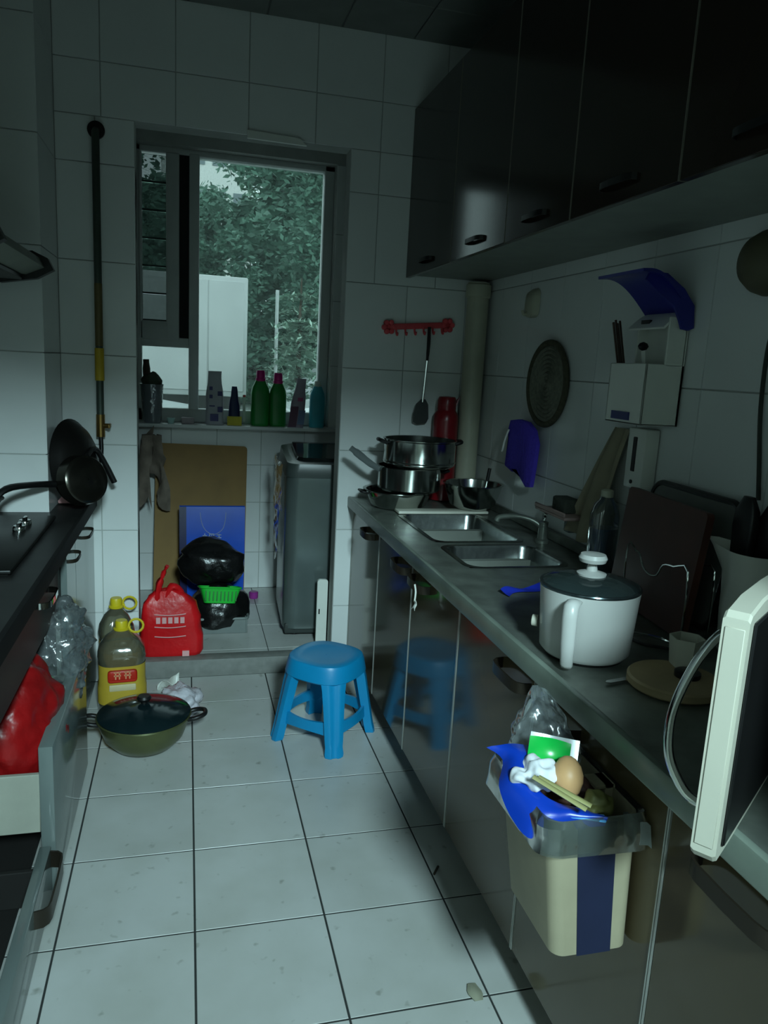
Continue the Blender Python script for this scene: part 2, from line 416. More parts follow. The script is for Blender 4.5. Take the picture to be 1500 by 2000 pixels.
tree('leafy_tree', 'far dense tree behind the pole in the middle of the pane', 4.6, 36, 13, 4.6, 30000, 1, 6, z0=.3, size=.24)
tree('leafy_tree', 'low far tree behind the truck, under the pale building', -1.0, 42, 9.6, 4.6, 26000, 1, 7, z0=.3, size=.26)
tree('hedge', 'dark clipped hedge along the far side of the car park', 3.2, 27.5, 3.2, 4.0, 16000, 0, 8, z0=.2, size=.16)
def cedar(label, x, y, h, seed):
    rnd = random.Random(seed)
    t = thing('young_cedar', label, 'tree', (x, y, -.15), 0, 'trees outside the window')
    b = bmesh.new(); tube(b, [(0, 0, 0), (0, 0, h)], [.06, .05, .03, .02], 8, 4); finish('trunk', b, BARK, t)
    vs_, fs = [], []
    for k in range(9):
        zz = .5+k*(h-.6)/9
        for s in range(6):
            a = s*PI/3+k*.5; L = (1.25-.9*k/9)*h*.28
            for i in range(70):
                r = rnd.random(); w_ = .22*(1-r*.5)
                p = Vector((math.cos(a)*r*L+rnd.gauss(0, w_*.4), math.sin(a)*r*L+rnd.gauss(0, w_*.4), zz-.18*r*r*L+rnd.gauss(0, .035)))
                d = Vector((rnd.gauss(0, 1), rnd.gauss(0, 1), rnd.gauss(0, .25))).normalized()*.09; q = Vector((-d.y, d.x, 0))*.4
                m = len(vs_); vs_ += [p-d, p+q, p+d, p-q]; fs.append((m, m+1, m+2, m+3))
    me = bpy.data.meshes.new('foliage'); me.from_pydata(vs_, [], fs); me.materials.append(mat('pale_cedar_leaf', (164, 190, 174), .6, var=.2))
    o = bpy.data.objects.new('foliage', me); COL.objects.link(o); o.parent = t; o['kind'] = 'stuff'
cedar('young cedar with layered branches at the right of the window', 1.95, 13.9, 2.55, 11)
cedar('young cedar with a bare top beside the white truck', 2.75, 19.5, 3.6, 12)
# box truck
PALE = mat('pale_truck_panel', (192, 196, 195), .5, var=.06, scale=1.5)
tk = thing('box_truck', 'pale box truck parked behind the window, left of the big pane', 'truck', (.38, 14.6, -.15))
simple('cargo_box', lambda b: bx(b, -1.3, .70, 0, 4.6, .85, 3.02, .03, 2), PALE, tk)
simple('rear_door', lambda b: bx(b, -1.22, -.02, -.02, .0, .95, 2.94, .01, 1), PALE, tk)
simple('rear_door', lambda b: bx(b, -.0, .64, -.02, .0, .95, 2.94, .01, 1), PALE, tk)
simple('chassis', lambda b: bx(b, -1.2, .6, .1, 6.4, .5, .85), BLACKM, tk)
simple('cab', lambda b: bx(b, -1.25, .65, 4.75, 6.5, .5, 2.4, .12, 3), PALE, tk)
for sx in (-1.0, .4):
    for yy in (1.0, 5.6):
        simple('wheel', lambda b: lathe(b, [(.2, -.12), (.42, -.12), (.45, -.06), (.45, .06), (.42, .12), (.2, .12)], 20, axis='x'), BLACKP, tk, loc=(sx, yy, .45))
def car(label, x, y, rz, col):
    t = thing('parked_car', label, 'car', (x, y, -.15), rz, 'parked cars outside')
    cm = mat('car_paint_%d_%d_%d' % col, col, .25, var=.02, coat=.5)
    b = bmesh.new()
    prism(b, [(-2.1, .3), (2.1, .3), (2.15, .55), (2.1, .82), (1.2, .95), (-1.6, .98), (-2.1, .9), (-2.15, .5)], lambda u, v, q: (u, q, v), -.82, .82)
    bmesh.ops.bevel(b, geom=list(b.edges), offset=.06, segments=2, affect='EDGES')
    finish('body', b, cm, t)
    b = bmesh.new()
    loft(b, [[(-1.55, -.74, .93), (1.15, -.74, .93), (1.15, .74, .93), (-1.55, .74, .93)], [(-1.0, -.58, 1.47), (.45, -.58, 1.47), (.45, .58, 1.47), (-1.0, .58, 1.47)]])
    bmesh.ops.bevel(b, geom=list(b.edges), offset=.05, segments=2, affect='EDGES')
    finish('cabin', b, cm, t)
    gm = mat('car_glass', (50, 60, 62), .08)
    for s in (-1, 1):
        for x0, x1 in ((-1.15, -.32), (-.25, .72)):
            b = bmesh.new()
            loft(b, [[(x0-.12*(x0 < -1), s*.735, 1.0), (x1+.14*(x1 > .5), s*.735, 1.0), (x1+.14*(x1 > .5), s*.70, 1.0), (x0-.12*(x0 < -1), s*.70, 1.0)],
                     [(x0+.16*(x0 < -1), s*.625, 1.40), (x1-.28*(x1 > .5), s*.625, 1.40), (x1-.28*(x1 > .5), s*.59, 1.40), (x0+.16*(x0 < -1), s*.59, 1.40)]])
            finish('side_window', b, gm, t)
        for xx in (-1.35, 1.35):
            simple('wheel', lambda b: lathe(b, [(.12, -.1), (.28, -.1), (.32, -.06), (.32, .06), (.28, .1), (.12, .1)], 20, axis='y'), BLACKP, t, loc=(xx, s*.76, .32))
car('white parked car outside at the right of the window', 3.55, 11.6, .04, (226, 230, 230))
car('silver parked car outside, seen through the small lower pane', -1.9, 11.2, .0, (176, 182, 184))
car('pale parked car outside in the middle, behind the green bottles', 3.9, 17.3, .0, (205, 210, 212))
b = bmesh.new(); tube(b, [(0, 0, 0), (0, 0, 2.95)], .035, 8); tube(b, [(0, 0, 2.2), (.3, 0, 2.28)], .02, 6)
tag(finish('light_pole', b, mat('pale_pole', (190, 196, 194), .5), loc=(1.75, 15.8, -.15)), 'thin pale pole standing outside in front of the trees', 'pole')
b = bmesh.new()
bd = thing('apartment_block', 'pale far building showing above the trees, upper left of the pane', 'building', (1.6, 62, -.15))
simple('wall', lambda q: bx(q, -3.5, 3.2, 0, 8, 0, 24), mat('far_facade', (228, 230, 226), .8), bd)
for i in range(4):
    for j in range(6):
        simple('window', lambda q: bx(q, -2.9+1.55*i, -1.9+1.55*i, -.05, .02, 2+3.4*j, 3.6+3.4*j), mat('far_pane', (120, 134, 138), .3), bd)

# ------------------------------------------------------------------ right run: base cabinets, worktop, sink
def strap(bm, y0, y1, x, sgn, z, h=.026, off=.036, t=.004):
    pts = [(y0, 0), (y0+.004, off*.55), (y0+.016, off*.88), (y0+.034, off), ((y0+y1)/2, off*1.04), (y1-.034, off), (y1-.016, off*.88), (y1-.004, off*.55), (y1, 0)]
    inn = [(y0+t, 0), (y0+.004+t, off*.5), (y0+.018, off*.80), (y0+.036, off-t), ((y0+y1)/2, off*1.04-t), (y1-.036, off-t), (y1-.018, off*.80), (y1-.004-t, off*.5), (y1-t, 0)]
    ring = []
    for (a, c), (d, e) in zip(pts, inn):
        ring.append([(x+sgn*c, a, z-h/2), (x+sgn*c, a, z+h/2), (x+sgn*e, d, z+h/2), (x+sgn*e, d, z-h/2)])
    loft(bm, [[Vector(p) for p in r] for r in ring])
units = [(2.80, 3.30, 2.88, 3.03, 'end base cabinet beside the doorway pier, first along the sink run'),
         (2.34, 2.80, 2.37, 2.53, 'dark base cabinet behind the blue stool, second along the sink run'),
         (1.88, 2.34, 2.15, 2.31, 'dark base cabinet with a white tie on its handle'),
         (1.40, 1.88, 1.42, 1.58, 'dark base cabinet between the tied handle and the bin'),
         (.92, 1.40, 1.20, 1.36, 'dark base cabinet that carries the hanging bin'),
         (.44, .92, .66, .84, 'nearest dark base cabinet under the open microwave door')]
for y0, y1, h0, h1, lab in units:
    u = thing('base_cabinet', lab, 'cabinet', (.733, (y0+y1)/2, 0), 0, 'base cabinets of the sink run')
    oy = (y0+y1)/2
    def body(b):
        bx(b, .024, .55, y0-oy, y0-oy+.016, .11, .79); bx(b, .024, .55, y1-oy-.016, y1-oy, .11, .79)
        bx(b, .024, .55, y0-oy, y1-oy, .11, .126); bx(b, .53, .55, y0-oy, y1-oy, .11, .79)
    simple('body', body, CARC, u, smooth=False)
    simple('plinth', lambda b: bx(b, .075, .09, y0-oy, y1-oy, 0, .11), BROWN, u)
    d = simple('door', lambda b: bx(b, 0, .02, y0-oy+.005, y1-oy-.005, .108, .787, .0015, 1), BROWN, u)
    for yy in (y0-oy+.0012, y1-oy-.0042):
        simple('edge_strip', lambda b: bx(b, -.002, .02, yy, yy+.003, .108, .787), TRIMM, d)
    hb = bmesh.new(); strap(hb, h0-oy, h1-oy, 0, -1, .742)
    finish('handle', hb, DHANDLE, d)
wt = thing('worktop', 'worn stainless steel worktop with a raised front edge, over the dark cabinets', 'worktop', (0, 0, 0))
SX0, SX1 = .835, 1.165
B1, B2 = (2.42, 2.90), (2.085, 2.36)
def wtop(b):
    for a in ((.71, SX0, .30, 3.303), (SX1, 1.296, .30, 3.303), (SX0, SX1, .30, B2[0]), (SX0, SX1, B2[1], B1[0]), (SX0, SX1, B1[1], 3.303)):
        bx(b, *a, .80, .833)
simple('top', wtop, STEELD, wt, smooth=False)
simple('front_edge', lambda b: bx(b, .706, .722, .30, 3.303, .788, .836, .004, 2), mat('worn_edge', (116, 126, 116), .3, var=.25, scale=7), wt)
simple('upstand', lambda b: bx(b, 1.278, 1.296, .30, 3.303, .833, .868, .003, 1), STEELD, wt)
sk = thing('sink', 'double stainless steel sink set into the worktop', 'sink', (0, 0, 0))
for (y0, y1), dep in ((B1, .19), (B2, .17)):
    b = bmesh.new()
    cx, cy, W_, H_ = (SX0+SX1)/2, (y0+y1)/2, SX1-SX0, y1-y0
    R_ = []
    for dz, g, r in ((.0025, .012, .05), (.0025, -.004, .045), (-.006, -.008, .045), (-dep+.03, -.014, .045), (-dep+.006, -.03, .04), (-dep, -.06, .03)):
        R_.append([Vector((cx+u, cy+v, .833+dz)) for u, v in rrect(W_+2*g, H_+2*g, r, 6)])
    loft(b, R_, cap0=False)
    s_ = finish('basin', b, STEEL, sk)
    simple('drain', lambda q: lathe(q, [(.034, 0), (.034, .004), (.02, .006), (.018, .002)], 20, (cx, cy, .833-dep)), CHROME, s_)
# ---- right run: upper cabinets
uy = [3.305, 2.72, 2.226, 1.817, 1.376, .93, .50]
ulab = ['farthest dark wall cabinet over the pots and hook rail', 'dark wall cabinet over the round trivet', 'dark wall cabinet over the purple glove',
        'dark wall cabinet over the blue-lidded utensil box', 'dark wall cabinet over the chopping boards', 'nearest dark wall cabinet at the photo edge']
for k in range(6):
    y1, y0 = uy[k], uy[k+1]
    u = thing('wall_cabinet', ulab[k], 'cabinet', (.92, (y0+y1)/2, 1.815), 0, 'wall cabinets')
    hy = (y1-y0)/2
    simple('body', lambda b: bx(b, .02, .378, -hy, hy, 0, .665), mat('cabinet_underside', (128, 134, 126), .5), u)
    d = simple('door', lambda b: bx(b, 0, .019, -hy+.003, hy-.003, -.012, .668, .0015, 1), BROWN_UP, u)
    simple('edge_strip', lambda b: bx(b, -.0008, .018, -hy+.0006, -hy+.0022, -.012, .668), mat('dull_strip', (110, 108, 98), .5), d)
    hb = bmesh.new(); strap(hb, -.07, .07, 0, -1, .03, h=.014, off=.02, t=.003)
    finish('handle', hb, BLACKP, d)

# ------------------------------------------------------------------ left run
lc = thing('stove_worktop', 'dark stained steel worktop under the gas stove', 'worktop', (0, 0, 0))
def ltop(b):
    bx(b, XL+.003, -.368, .3, BXY-.004, .80, .83); bx(b, BXX+.004, -.368, BXY-.004, 3.303, .80, .83)
DSTEEL = mat('greasy_dark_steel', (44, 45, 44), .42, metal=.4, var=.35, scale=10)
simple('top', ltop, DSTEEL, lc, smooth=False)
simple('front_edge', lambda b: bx(b, -.376, -.362, .3, 3.303, .785, .836, .003, 2), mat('dark_matt_edge', (30, 30, 30), .7, spec=.1), lc)  # even dark, rough colour along the front edge
lu = thing('base_cabinet', 'pale grey two-door base cabinet at the far end of the stove run', 'cabinet', (-.378, 2.93, 0))
def lbody(b):
    bx(b, -.555, -.025, -.37, -.354, .0, .785); bx(b, -.105, -.025, .354, .37, .0, .785); bx(b, -.105, -.025, -.37, .37, 0, .02)
simple('body', lbody, CARC, lu, smooth=False)
for y0, y1 in ((-.372, -.17), (-.166, .372)):
    d = simple('door', lambda b: bx(b, -.02, 0, y0, y1, .02, .783, .002, 1), LGREY, lu)
    hb = bmesh.new(); strap(hb, y0+.03 if y0 < -.3 else .0, y1-.03 if y0 < -.3 else .17, 0, 1, .735, h=.012, off=.028)
    finish('handle', hb, DHANDLE, d)
dr = thing('drawer_cabinet', 'open drawer cabinet under the stove, full of plastic bags', 'cabinet', (-.325, 2.23, 0))
def dbody(b):
    bx(b, -.61, -.09, .305, .32, .02, .785); bx(b, -.61, -.58, -1.2, .32, .0, .785); bx(b, -.61, -.09, -1.2, .32, .0, .02); bx(b, -.61, -.12, -1.2, .32, .60, .62)
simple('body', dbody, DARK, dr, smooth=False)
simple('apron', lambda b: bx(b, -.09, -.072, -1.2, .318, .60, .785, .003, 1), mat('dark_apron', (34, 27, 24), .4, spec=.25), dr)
hb = bmesh.new(); strap(hb, -.05, .12, -.072, 1, .715, h=.018, off=.03); finish('handle', hb, CHROME, dr)
dw = simple('drawer_front', lambda b: bx(b, -.035, 0, -.33, .316, .03, .437, .003, 2), LGREY, dr)
simple('drawer_side', lambda b: bx(b, -.5, -.035, -.328, -.314, .20, .362, .002, 1), mat('drawer_melamine', (160, 162, 150), .5), dw)
simple('drawer_side', lambda b: bx(b, -.5, -.035, .30, .314, .20, .362, .002, 1), mat('drawer_melamine', (160, 162, 150), .5), dw)
simple('drawer_bottom', lambda b: bx(b, -.5, -.035, -.314, .30, .20, .212), WHITEP, dw)
simple('drawer_back', lambda b: bx(b, -.5, -.488, -.314, .30, .212, .362), WHITEP, dw)
ldw = simple('low_drawer_front', lambda b: bx(b, -.038, -.010, -1.0, -.336, .025, .165, .003, 2), LGREY, dr)
hb = bmesh.new(); strap(hb, -.575, -.345, -.01, 1, .135, h=.045, off=.034, t=.005); finish('handle', hb, DHANDLE, ldw)
simple('drawer_side', lambda b: bx(b, -.5, -.038, -.40, -.386, .04, .14, .002, 1), DARK, ldw)
# gas stove
gs = thing('gas_stove', 'black glass gas stove on the left worktop', 'stove', (-.67, 2.45, .83))
simple('glass_plate', lambda b: bx(b, -.22, .225, -.36, .36, .004, .016, .004, 2), mat('hob_glass', (14, 15, 14), .35, spec=.25), gs)
simple('tray', lambda b: bx(b, -.21, .215, -.35, .35, 0, .006), BLACKM, gs)
for yy in (-.19, .19):
    bn = simple('burner', lambda b: lathe(b, [(.05, .016), (.05, .03), (.038, .034), (.036, .042), (.012, .044)], 24, (-.06, yy, 0)), BLACKM, gs)
    b = bmesh.new()
    for k in range(4):
        a = PI/4+k*PI/2
        tube(b, [(-.06+.1*math.cos(a), yy+.1*math.sin(a), .016), (-.06+.1*math.cos(a), yy+.1*math.sin(a), .05), (-.06+.045*math.cos(a), yy+.045*math.sin(a), .052)], .005, 6)
    tube(b, [(-.06+.1*math.cos(k*PI/10), yy+.1*math.sin(k*PI/10), .022) for k in range(20)], .005, 6, closed=True)
    finish('pan_support', b, BLACKM, gs)
for yy in (.11, .20):
    simple('knob', lambda b: (lathe(b, [(.02, .016), (.02, .03), (.017, .034)], 16, (.155, yy, 0)), bx(b, .150, .160, yy-.018, yy+.018, .03, .044, .002, 1)), CHROME, gs)
# frying pan on the stove with its long handle
pn = thing('frying_pan', 'black frying pan on the stove, long dark handle pointing at the pier', 'pan', (-.72, 2.62, .884))
b = bmesh.new(); lathe(b, [(.001, 0), (.11, 0), (.145, .05), (.15, .052), (.142, .052), (.108, .006), (.001, .006)], 32); finish('bowl', b, BLACKM, pn)
b = bmesh.new(); tube(b, [(.11, .07, .045), (.15, .12, .072), (.25, .30, .055), (.31, .42, .035)], [.012, .013, .014, .015], 10, 5, flat=(1.2, .9)); finish('handle', b, BLACKP, pn)
# pans standing on edge against the column
wk = thing('iron_wok', 'dark iron wok standing on edge against the tiled column', 'wok', (-.425, 3.10, 1.0))
def rotlathe(prof, axis_dir, seg=40):
    q = Vector(axis_dir).to_track_quat('Z', 'Y').to_matrix()
    bm = bmesh.new(); lathe(bm, prof, seg, mtx=q, cap0=False, cap1=False); return bm
finish('bowl', rotlathe([(.004, .075), (.05, .072), (.10, .055), (.135, .03), (.158, .002), (.162, .0), (.157, -.001), (.13, .026), (.095, .05), (.05, .066), (.004, .069)], (.93, -.36, .10)), BLACKM, wk)
wk2 = thing('saucepan', 'dark saucepan leaning in front of the wok, handle hanging to the right', 'pan', (-.385, 2.97, .945))
finish('bowl', rotlathe([(.003, .05), (.075, .05), (.085, .042), (.092, 0), (.095, 0), (.0945, .004), (.0885, .045), (.076, .054), (.003, .054)], (.66, -.72, .22)), mat('dark_pan_metal', (70, 68, 62), .22, metal=.9), wk2)
b = bmesh.new(); tube(b, [(.02, .06, .085), (.04, .13, .105), (.065, .165, .06), (.105, .19, -.035)], [.010, .012, .012, .013], 10, 5, flat=(1, .8)); finish('handle', b, BLACKP, wk2)
PINK = mat('pink_plastic', (206, 150, 150), .45)
pk = thing('soap_dish', 'pink plastic soap dish at the far corner of the stove worktop', 'dish', (-.405, 3.12, .836))
simple('base', lambda b: bx(b, -.075, .045, -.035, .035, 0, .012, .004, 2), PINK, pk)
simple('side_wall', lambda b: prism(b, [(-.075, .01), (-.01, .01), (-.015, .028), (-.06, .03)], lambda u, v, t: (u, t, v), -.035, -.028), PINK, pk)
simple('post', lambda b: loft(b, [[(.0, -.03, .01), (.042, -.03, .01), (.042, .03, .01), (.0, .03, .01)], [(.012, -.022, .07), (.034, -.022, .07), (.034, .022, .07), (.012, .022, .07)]]), PINK, pk)
# range hood
hd = thing('range_hood', 'range hood lip with a dark end cap over the stove, at the left edge', 'hood', (-.68, 2.42, 1.62))
def hoodb(b):
    prism(b, [(-.26, .03), (.18, .03), (.235, .055), (.22, .085), (-.02, .20), (-.02, .8), (-.26, .8)], lambda u, v, t: (u, t, v), -.36, .33)
simple('canopy', hoodb, mat('hood_enamel', (120, 126, 112), .4), hd)
simple('end_cap', lambda b: prism(b, [(.10, .0), (.21, .02), (.262, .05), (.245, .085), (.20, .105), (.10, .09)], lambda u, v, t: (u, t, v), .315, .352), BLACKP, hd)
simple('end_cap', lambda b: prism(b, [(.10, .0), (.21, .02), (.262, .05), (.245, .085), (.20, .105), (.10, .09)], lambda u, v, t: (u, t, v), -.38, -.345), BLACKP, hd)
simple('filter_panel', lambda b: bx(b, -.24, .17, -.34, .31, .012, .03, .004, 1), BLACKM, hd)
# gas pipe
gp = thing('gas_pipe', 'vertical gas pipe with a yellow tape band on the left pier', 'pipe', (-.338, 3.262, 0))
GPD = mat('pipe_dark_paint', (72, 82, 74), .4, metal=.3, var=.3, scale=5)
b = bmesh.new(); tube(b, [(0, 0, 1.15), (0, 0, 2.21), (0, .008, 2.235), (0, .03, 2.245), (0, .048, 2.245)], .0145, 14); finish('riser', b, GPD, gp)
b = bmesh.new(); tube(b, [(0, 0, 1.44), (0, 0, 1.68)], .0152, 14); finish('brown_section', b, mat('pipe_olive_paint', (104, 92, 56), .5), gp)
b = bmesh.new(); tube(b, [(0, 0, 1.305), (0, 0, 1.432)], .0178, 14); finish('tape_band', b, mat('yellow_tape', (196, 164, 40), .5), gp)
simple('wall_flange', lambda q: lathe(q, [(.001, -.008), (.026, -.008), (.032, 0), (.032, .012), (.001, .012)], 24, (0, .034, 2.245), axis='y'), BLACKM, gp)
BRASS = mat('brass', (150, 120, 70), .35, metal=.9)
b = bmesh.new(); tube(b, [(0, 0, 1.17), (0, 0, 1.08)], .017, 12); tube(b, [(0, -.0, 1.125), (.035, -.01, 1.125)], .010, 10); bx(b, .03, .04, -.035, .015, 1.117, 1.135, .003, 1); finish('valve', b, BRASS, gp)
b = bmesh.new(); tube(b, [(0, 0, 1.085), (.0, -.01, 1.0), (-.03, -.03, .93), (-.06, -.06, .88), (-.1, -.1, .845)], .0085, 10, 6); finish('hose', b, BLACKP, gp)

# ------------------------------------------------------------------ alcove things
# washing machine
WMG = mat('washer_grey_film', (96, 106, 104), .22, metal=.35, var=.12, scale=5)
wm = thing('washing_machine', 'dark grey top-loading washing machine behind the doorway pier', 'washing machine', (.735, 3.80, .0805), -.05)
b = bmesh.new()
RR = []
for z, g in ((.03, -.02), (.05, 0), (.09, 0), (.77, 0), (.81, -.004)):
    RR.append([Vector((u, v, z)) for u, v in rrect(.53+2*g, .56+2*g, .06, 6)])
loft(b, RR); finish('body', b, WMG, wm)
b = bmesh.new()
RR = []
for z, g, t in ((.80, .002, 0), (.83, .004, 0), (.865, -.004, .035), (.87, -.03, .04)):
    RR.append([Vector((u, v, z+t*(v+.28)/.56)) for u, v in rrect(.53+2*g, .56+2*g, .06, 6)])
loft(b, RR); finish('top_panel', b, mat('washer_top', (70, 78, 76), .3), wm)
simple('lid', lambda q: loft(q, [[Vector((u, v-.03, .875+.04*(v+.22)/.56)) for u, v in rrect(.43, .40, .05, 5)], [Vector((u*.97, v*.97-.03, .888+.04*(v+.22)/.56)) for u, v in rrect(.43, .40, .05, 5)]]), mat('lid_dark_glass', (24, 28, 28), .1), wm)
simple('control_strip', lambda q: bx(q, -.20, .20, .20, .265, .90, .915, .004, 1), BLACKP, wm)
simple('plinth', lambda q: bx(q, -.255, .255, -.27, .27, .02, .075, .01, 2), mat('washer_base', (56, 62, 60), .5), wm)
for sx in (-.2, .2):
    for sy in (-.2, .2):
        simple('foot', lambda q: lathe(q, [(.025, 0), (.025, .012), (.015, .014), (.015, .03)], 12, (sx, sy, 0)), BLACKP, wm)
b = bmesh.new()
def film(u, v):
    p = Vector((-.272-.03*math.sin(u*PI)*abs(nz((u*3, v*5, 0), 1, 4))-.008, .24-.5*u, .86-.55*v*(.7+.3*math.sin(u*5))))
    p.x -= .02*abs(nz(p, 14, 2)); return p
sheet(b, film, 18, 22)
finish('protective_film', b, POLY, wm)
# brown board
BOARD = mat('brown_hardboard', (140, 108, 54), .6, var=.12, scale=7)
b = bmesh.new()
prism(b, [(u, v+.43) for u, v in rrect(.50, .86, .02, 4)], lambda u, v, t: (u, t, v), -.009, .009)
bo = tag(finish('plywood_board', b, BOARD, loc=(.07, 4.235, .084)), 'tall brown plywood board leaning under the window', 'board')
bo.rotation_euler = (math.radians(-8), math.radians(1.5), math.radians(4))
# blue shopping bag
BLUEB = mat('royal_blue_paper', (18, 80, 196), .3, var=.08)
bb = thing('shopping_bag', 'blue glossy paper shopping bag standing against the brown board', 'bag', (.135, 4.10, .082))
b = bmesh.new()
loft(b, [[(-.165, -.055, 0), (.165, -.055, 0), (.165, .055, 0), (-.165, .055, 0)], [(-.17, -.05, .3), (.17, -.05, .3), (.168, .05, .3), (-.168, .05, .3)], [(-.172, -.012, .55), (.172, -.012, .55), (.172, .02, .55), (-.172, .02, .55)]], cap1=False)
finish('body', b, BLUEB, bb, angle=20)
simple('gusset', lambda q: loft(q, [[(-.1665, -.0575, 0), (-.13, -.0575, 0), (-.13, -.0555, 0), (-.1665, -.0555, 0)], [(-.1715, -.0525, .3), (-.135, -.0525, .3), (-.135, -.0505, .3), (-.1715, -.0505, .3)], [(-.1735, -.0145, .55), (-.137, -.0145, .55), (-.137, -.0125, .55), (-.1735, -.0125, .55)]]), mat('navy_paper', (14, 22, 74), .4), bb)
b = bmesh.new(); tube(b, [(-.065, -.016, .52), (-.055, -.03, .46), (-.03, -.038, .42), (.01, -.042, .405), (.05, -.038, .43), (.065, -.027, .47), (.07, -.016, .52)], .0022, 6, 5); finish('cord_handle', b, mat('pale_cord', (150, 160, 200), .6), bb)
b = bmesh.new()
for i, (gx, strokes) in enumerate([(-.052, [(0, 0, .022, .004), (0, .012, .022, .003), (.009, -.004, .004, .03)]), (-.018, [(0, -.008, .026, .004), (0, .02, .026, .004), (0, -.008, .004, .03), (.022, -.008, .004, .03), (.011, -.002, .004, .018)]), (.022, [(0, 0, .024, .004), (.01, -.008, .004, .03), (0, .016, .024, .003)])]):
    for x, z, ww, hh in strokes: bx(b, gx+x, gx+x+ww, -.047, -.036, .385+z, .385+z+hh)
finish('lettering', b, mat('pale_print', (176, 190, 220), .5), bb)
# crate, bags, green basket
cr = thing('plastic_crate', 'low grey plastic crate under the black bin bags', 'crate', (.165, 3.80, .08))
GREYP = mat('grey_plastic', (120, 128, 126), .45)
simple('base', lambda q: bx(q, -.125, .125, -.16, .16, 0, .01), GREYP, cr)
for a in ((-.125, .125, -.165, -.155), (-.125, .125, .155, .165), (-.13, -.12, -.165, .165), (.12, .13, -.165, .165)):
    simple('side', lambda q: bx(q, *a, 0, .075, .002, 1), GREYP, cr)
simple('rim', lambda q: tube(q, [(u, v, .077) for u, v in rrect(.265, .335, .02, 3)], .007, 8, closed=True), GREYP, cr)
BAGK = mat('black_bin_film', (20, 20, 20), .28, bump=.5, bscale=25, spec=.6)
def blob(name, label, cat, material, c, r, seed, amp=.03, s=9, group=None, flat=.4, parent=None, sub=4, pin=None):
    bm = bmesh.new(); bmesh.ops.create_icosphere(bm, subdivisions=sub, radius=1)
    for v in bm.verts:
        d = v.co.normalized(); v.co = Vector((d.x*r[0], d.y*r[1], d.z*r[2]))
        if v.co.z < -r[2]*flat: v.co.z = -r[2]*flat
        if pin: pin(v)
    crumple(bm, amp, s, seed)
    zf = -r[2]*flat
    for v in bm.verts:
        if v.co.z < zf: v.co.z = zf
    o = finish(name, bm, material, parent, loc=c, angle=60)
    if label: tag(o, label, cat, group)
    return o
blob('bin_bag', 'lower black plastic bag sitting in the grey crate', 'bag', BAGK, (.165, 3.76, .165), (.155, .15, .14), 3, .02, 9, 'black bin bags')
def pinup(v):
    if v.co.z > .06: v.co.x = v.co.x*(1-(v.co.z-.06)*2.0)-.02
blob('bin_bag', 'upper black plastic bag bulging over the green basket', 'bag', BAGK, (.135, 3.83, .388), (.165, .12, .128), 5, .025, 9, 'black bin bags', flat=.75, pin=pinup)
gb = thing('plastic_basket', 'bright green plastic basket wedged between the black bags', 'basket', (.155, 3.655, .235))
GREENP = mat('bright_green_plastic', (36, 190, 60), .4)
b = bmesh.new()
R0 = [[Vector((u, v, 0)) for u, v in rrect(.15, .10, .02, 4)], [Vector((u, v, .075)) for u, v in rrect(.195, .135, .025, 4)], [Vector((u, v, .075)) for u, v in rrect(.187, .127, .023, 4)], [Vector((u, v, .004)) for u, v in rrect(.144, .094, .02, 4)]]
loft(b, R0); finish('body', b, GREENP, gb)
simple('rim', lambda q: tube(q, [(u, v, .075) for u, v in rrect(.198, .138, .026, 4)], .005, 8, closed=True), GREENP, gb)
b = bmesh.new()
for k in range(9): bx(b, -.075+.018*k, -.069+.018*k, -.0635, -.058, .012, .062)
o_ = finish('slot', b, mat('green_shadow_slot', (18, 120, 40), .6), gb); o_['kind'] = 'stuff'
gb.rotation_euler = (math.radians(-14), math.radians(4), .08)
tag(simple('bottle_cap', lambda q: lathe(q, [(.024, 0), (.026, .004), (.026, .034), (.022, .038)], 20), mat('purple_plastic', (150, 50, 140), .4), loc=(.372, 4.20, .0805)), 'small purple cap lying by the alcove wall', 'cap')
# white flat strip by the pier
ws = thing('plastic_strip', 'narrow white plastic strip standing between washer and pier', 'strip', (.627, 3.425, .082), 0)
b = bmesh.new(); prism(b, [(u, v+.165) for u, v in rrect(.05, .33, .012, 4)], lambda u, v, t: (u, t, v), -.008, .008); finish('panel', b, WHITEP, ws)
simple('slot', lambda q: bx(q, -.016, -.010, -.010, -.007, .16, .185), BLACKP, ws)
# hanging rags at the left side of the alcove
RAG = mat('dull_rag', (128, 116, 104), .95, var=.3, scale=14)
b = bmesh.new()
def rag(u, v):
    x = -.135+.17*(u-.5)*(.55+.75*v-.9*max(0, v-.7)*1.4)+.02*math.sin(u*17+v*3)
    return Vector((x, .03*math.sin(u*14)+.012*nz((u*4, v*6, 1), 1, 2), 1.0-.42*v*(.75+.25*math.sin(u*7+1))))
sheet(b, rag, 22, 26, .004)
rg = tag(finish('hanging_rag', b, RAG, loc=(-.05, 4.20, 0)), 'dull grey-brown rags hanging left of the brown board', 'rag')
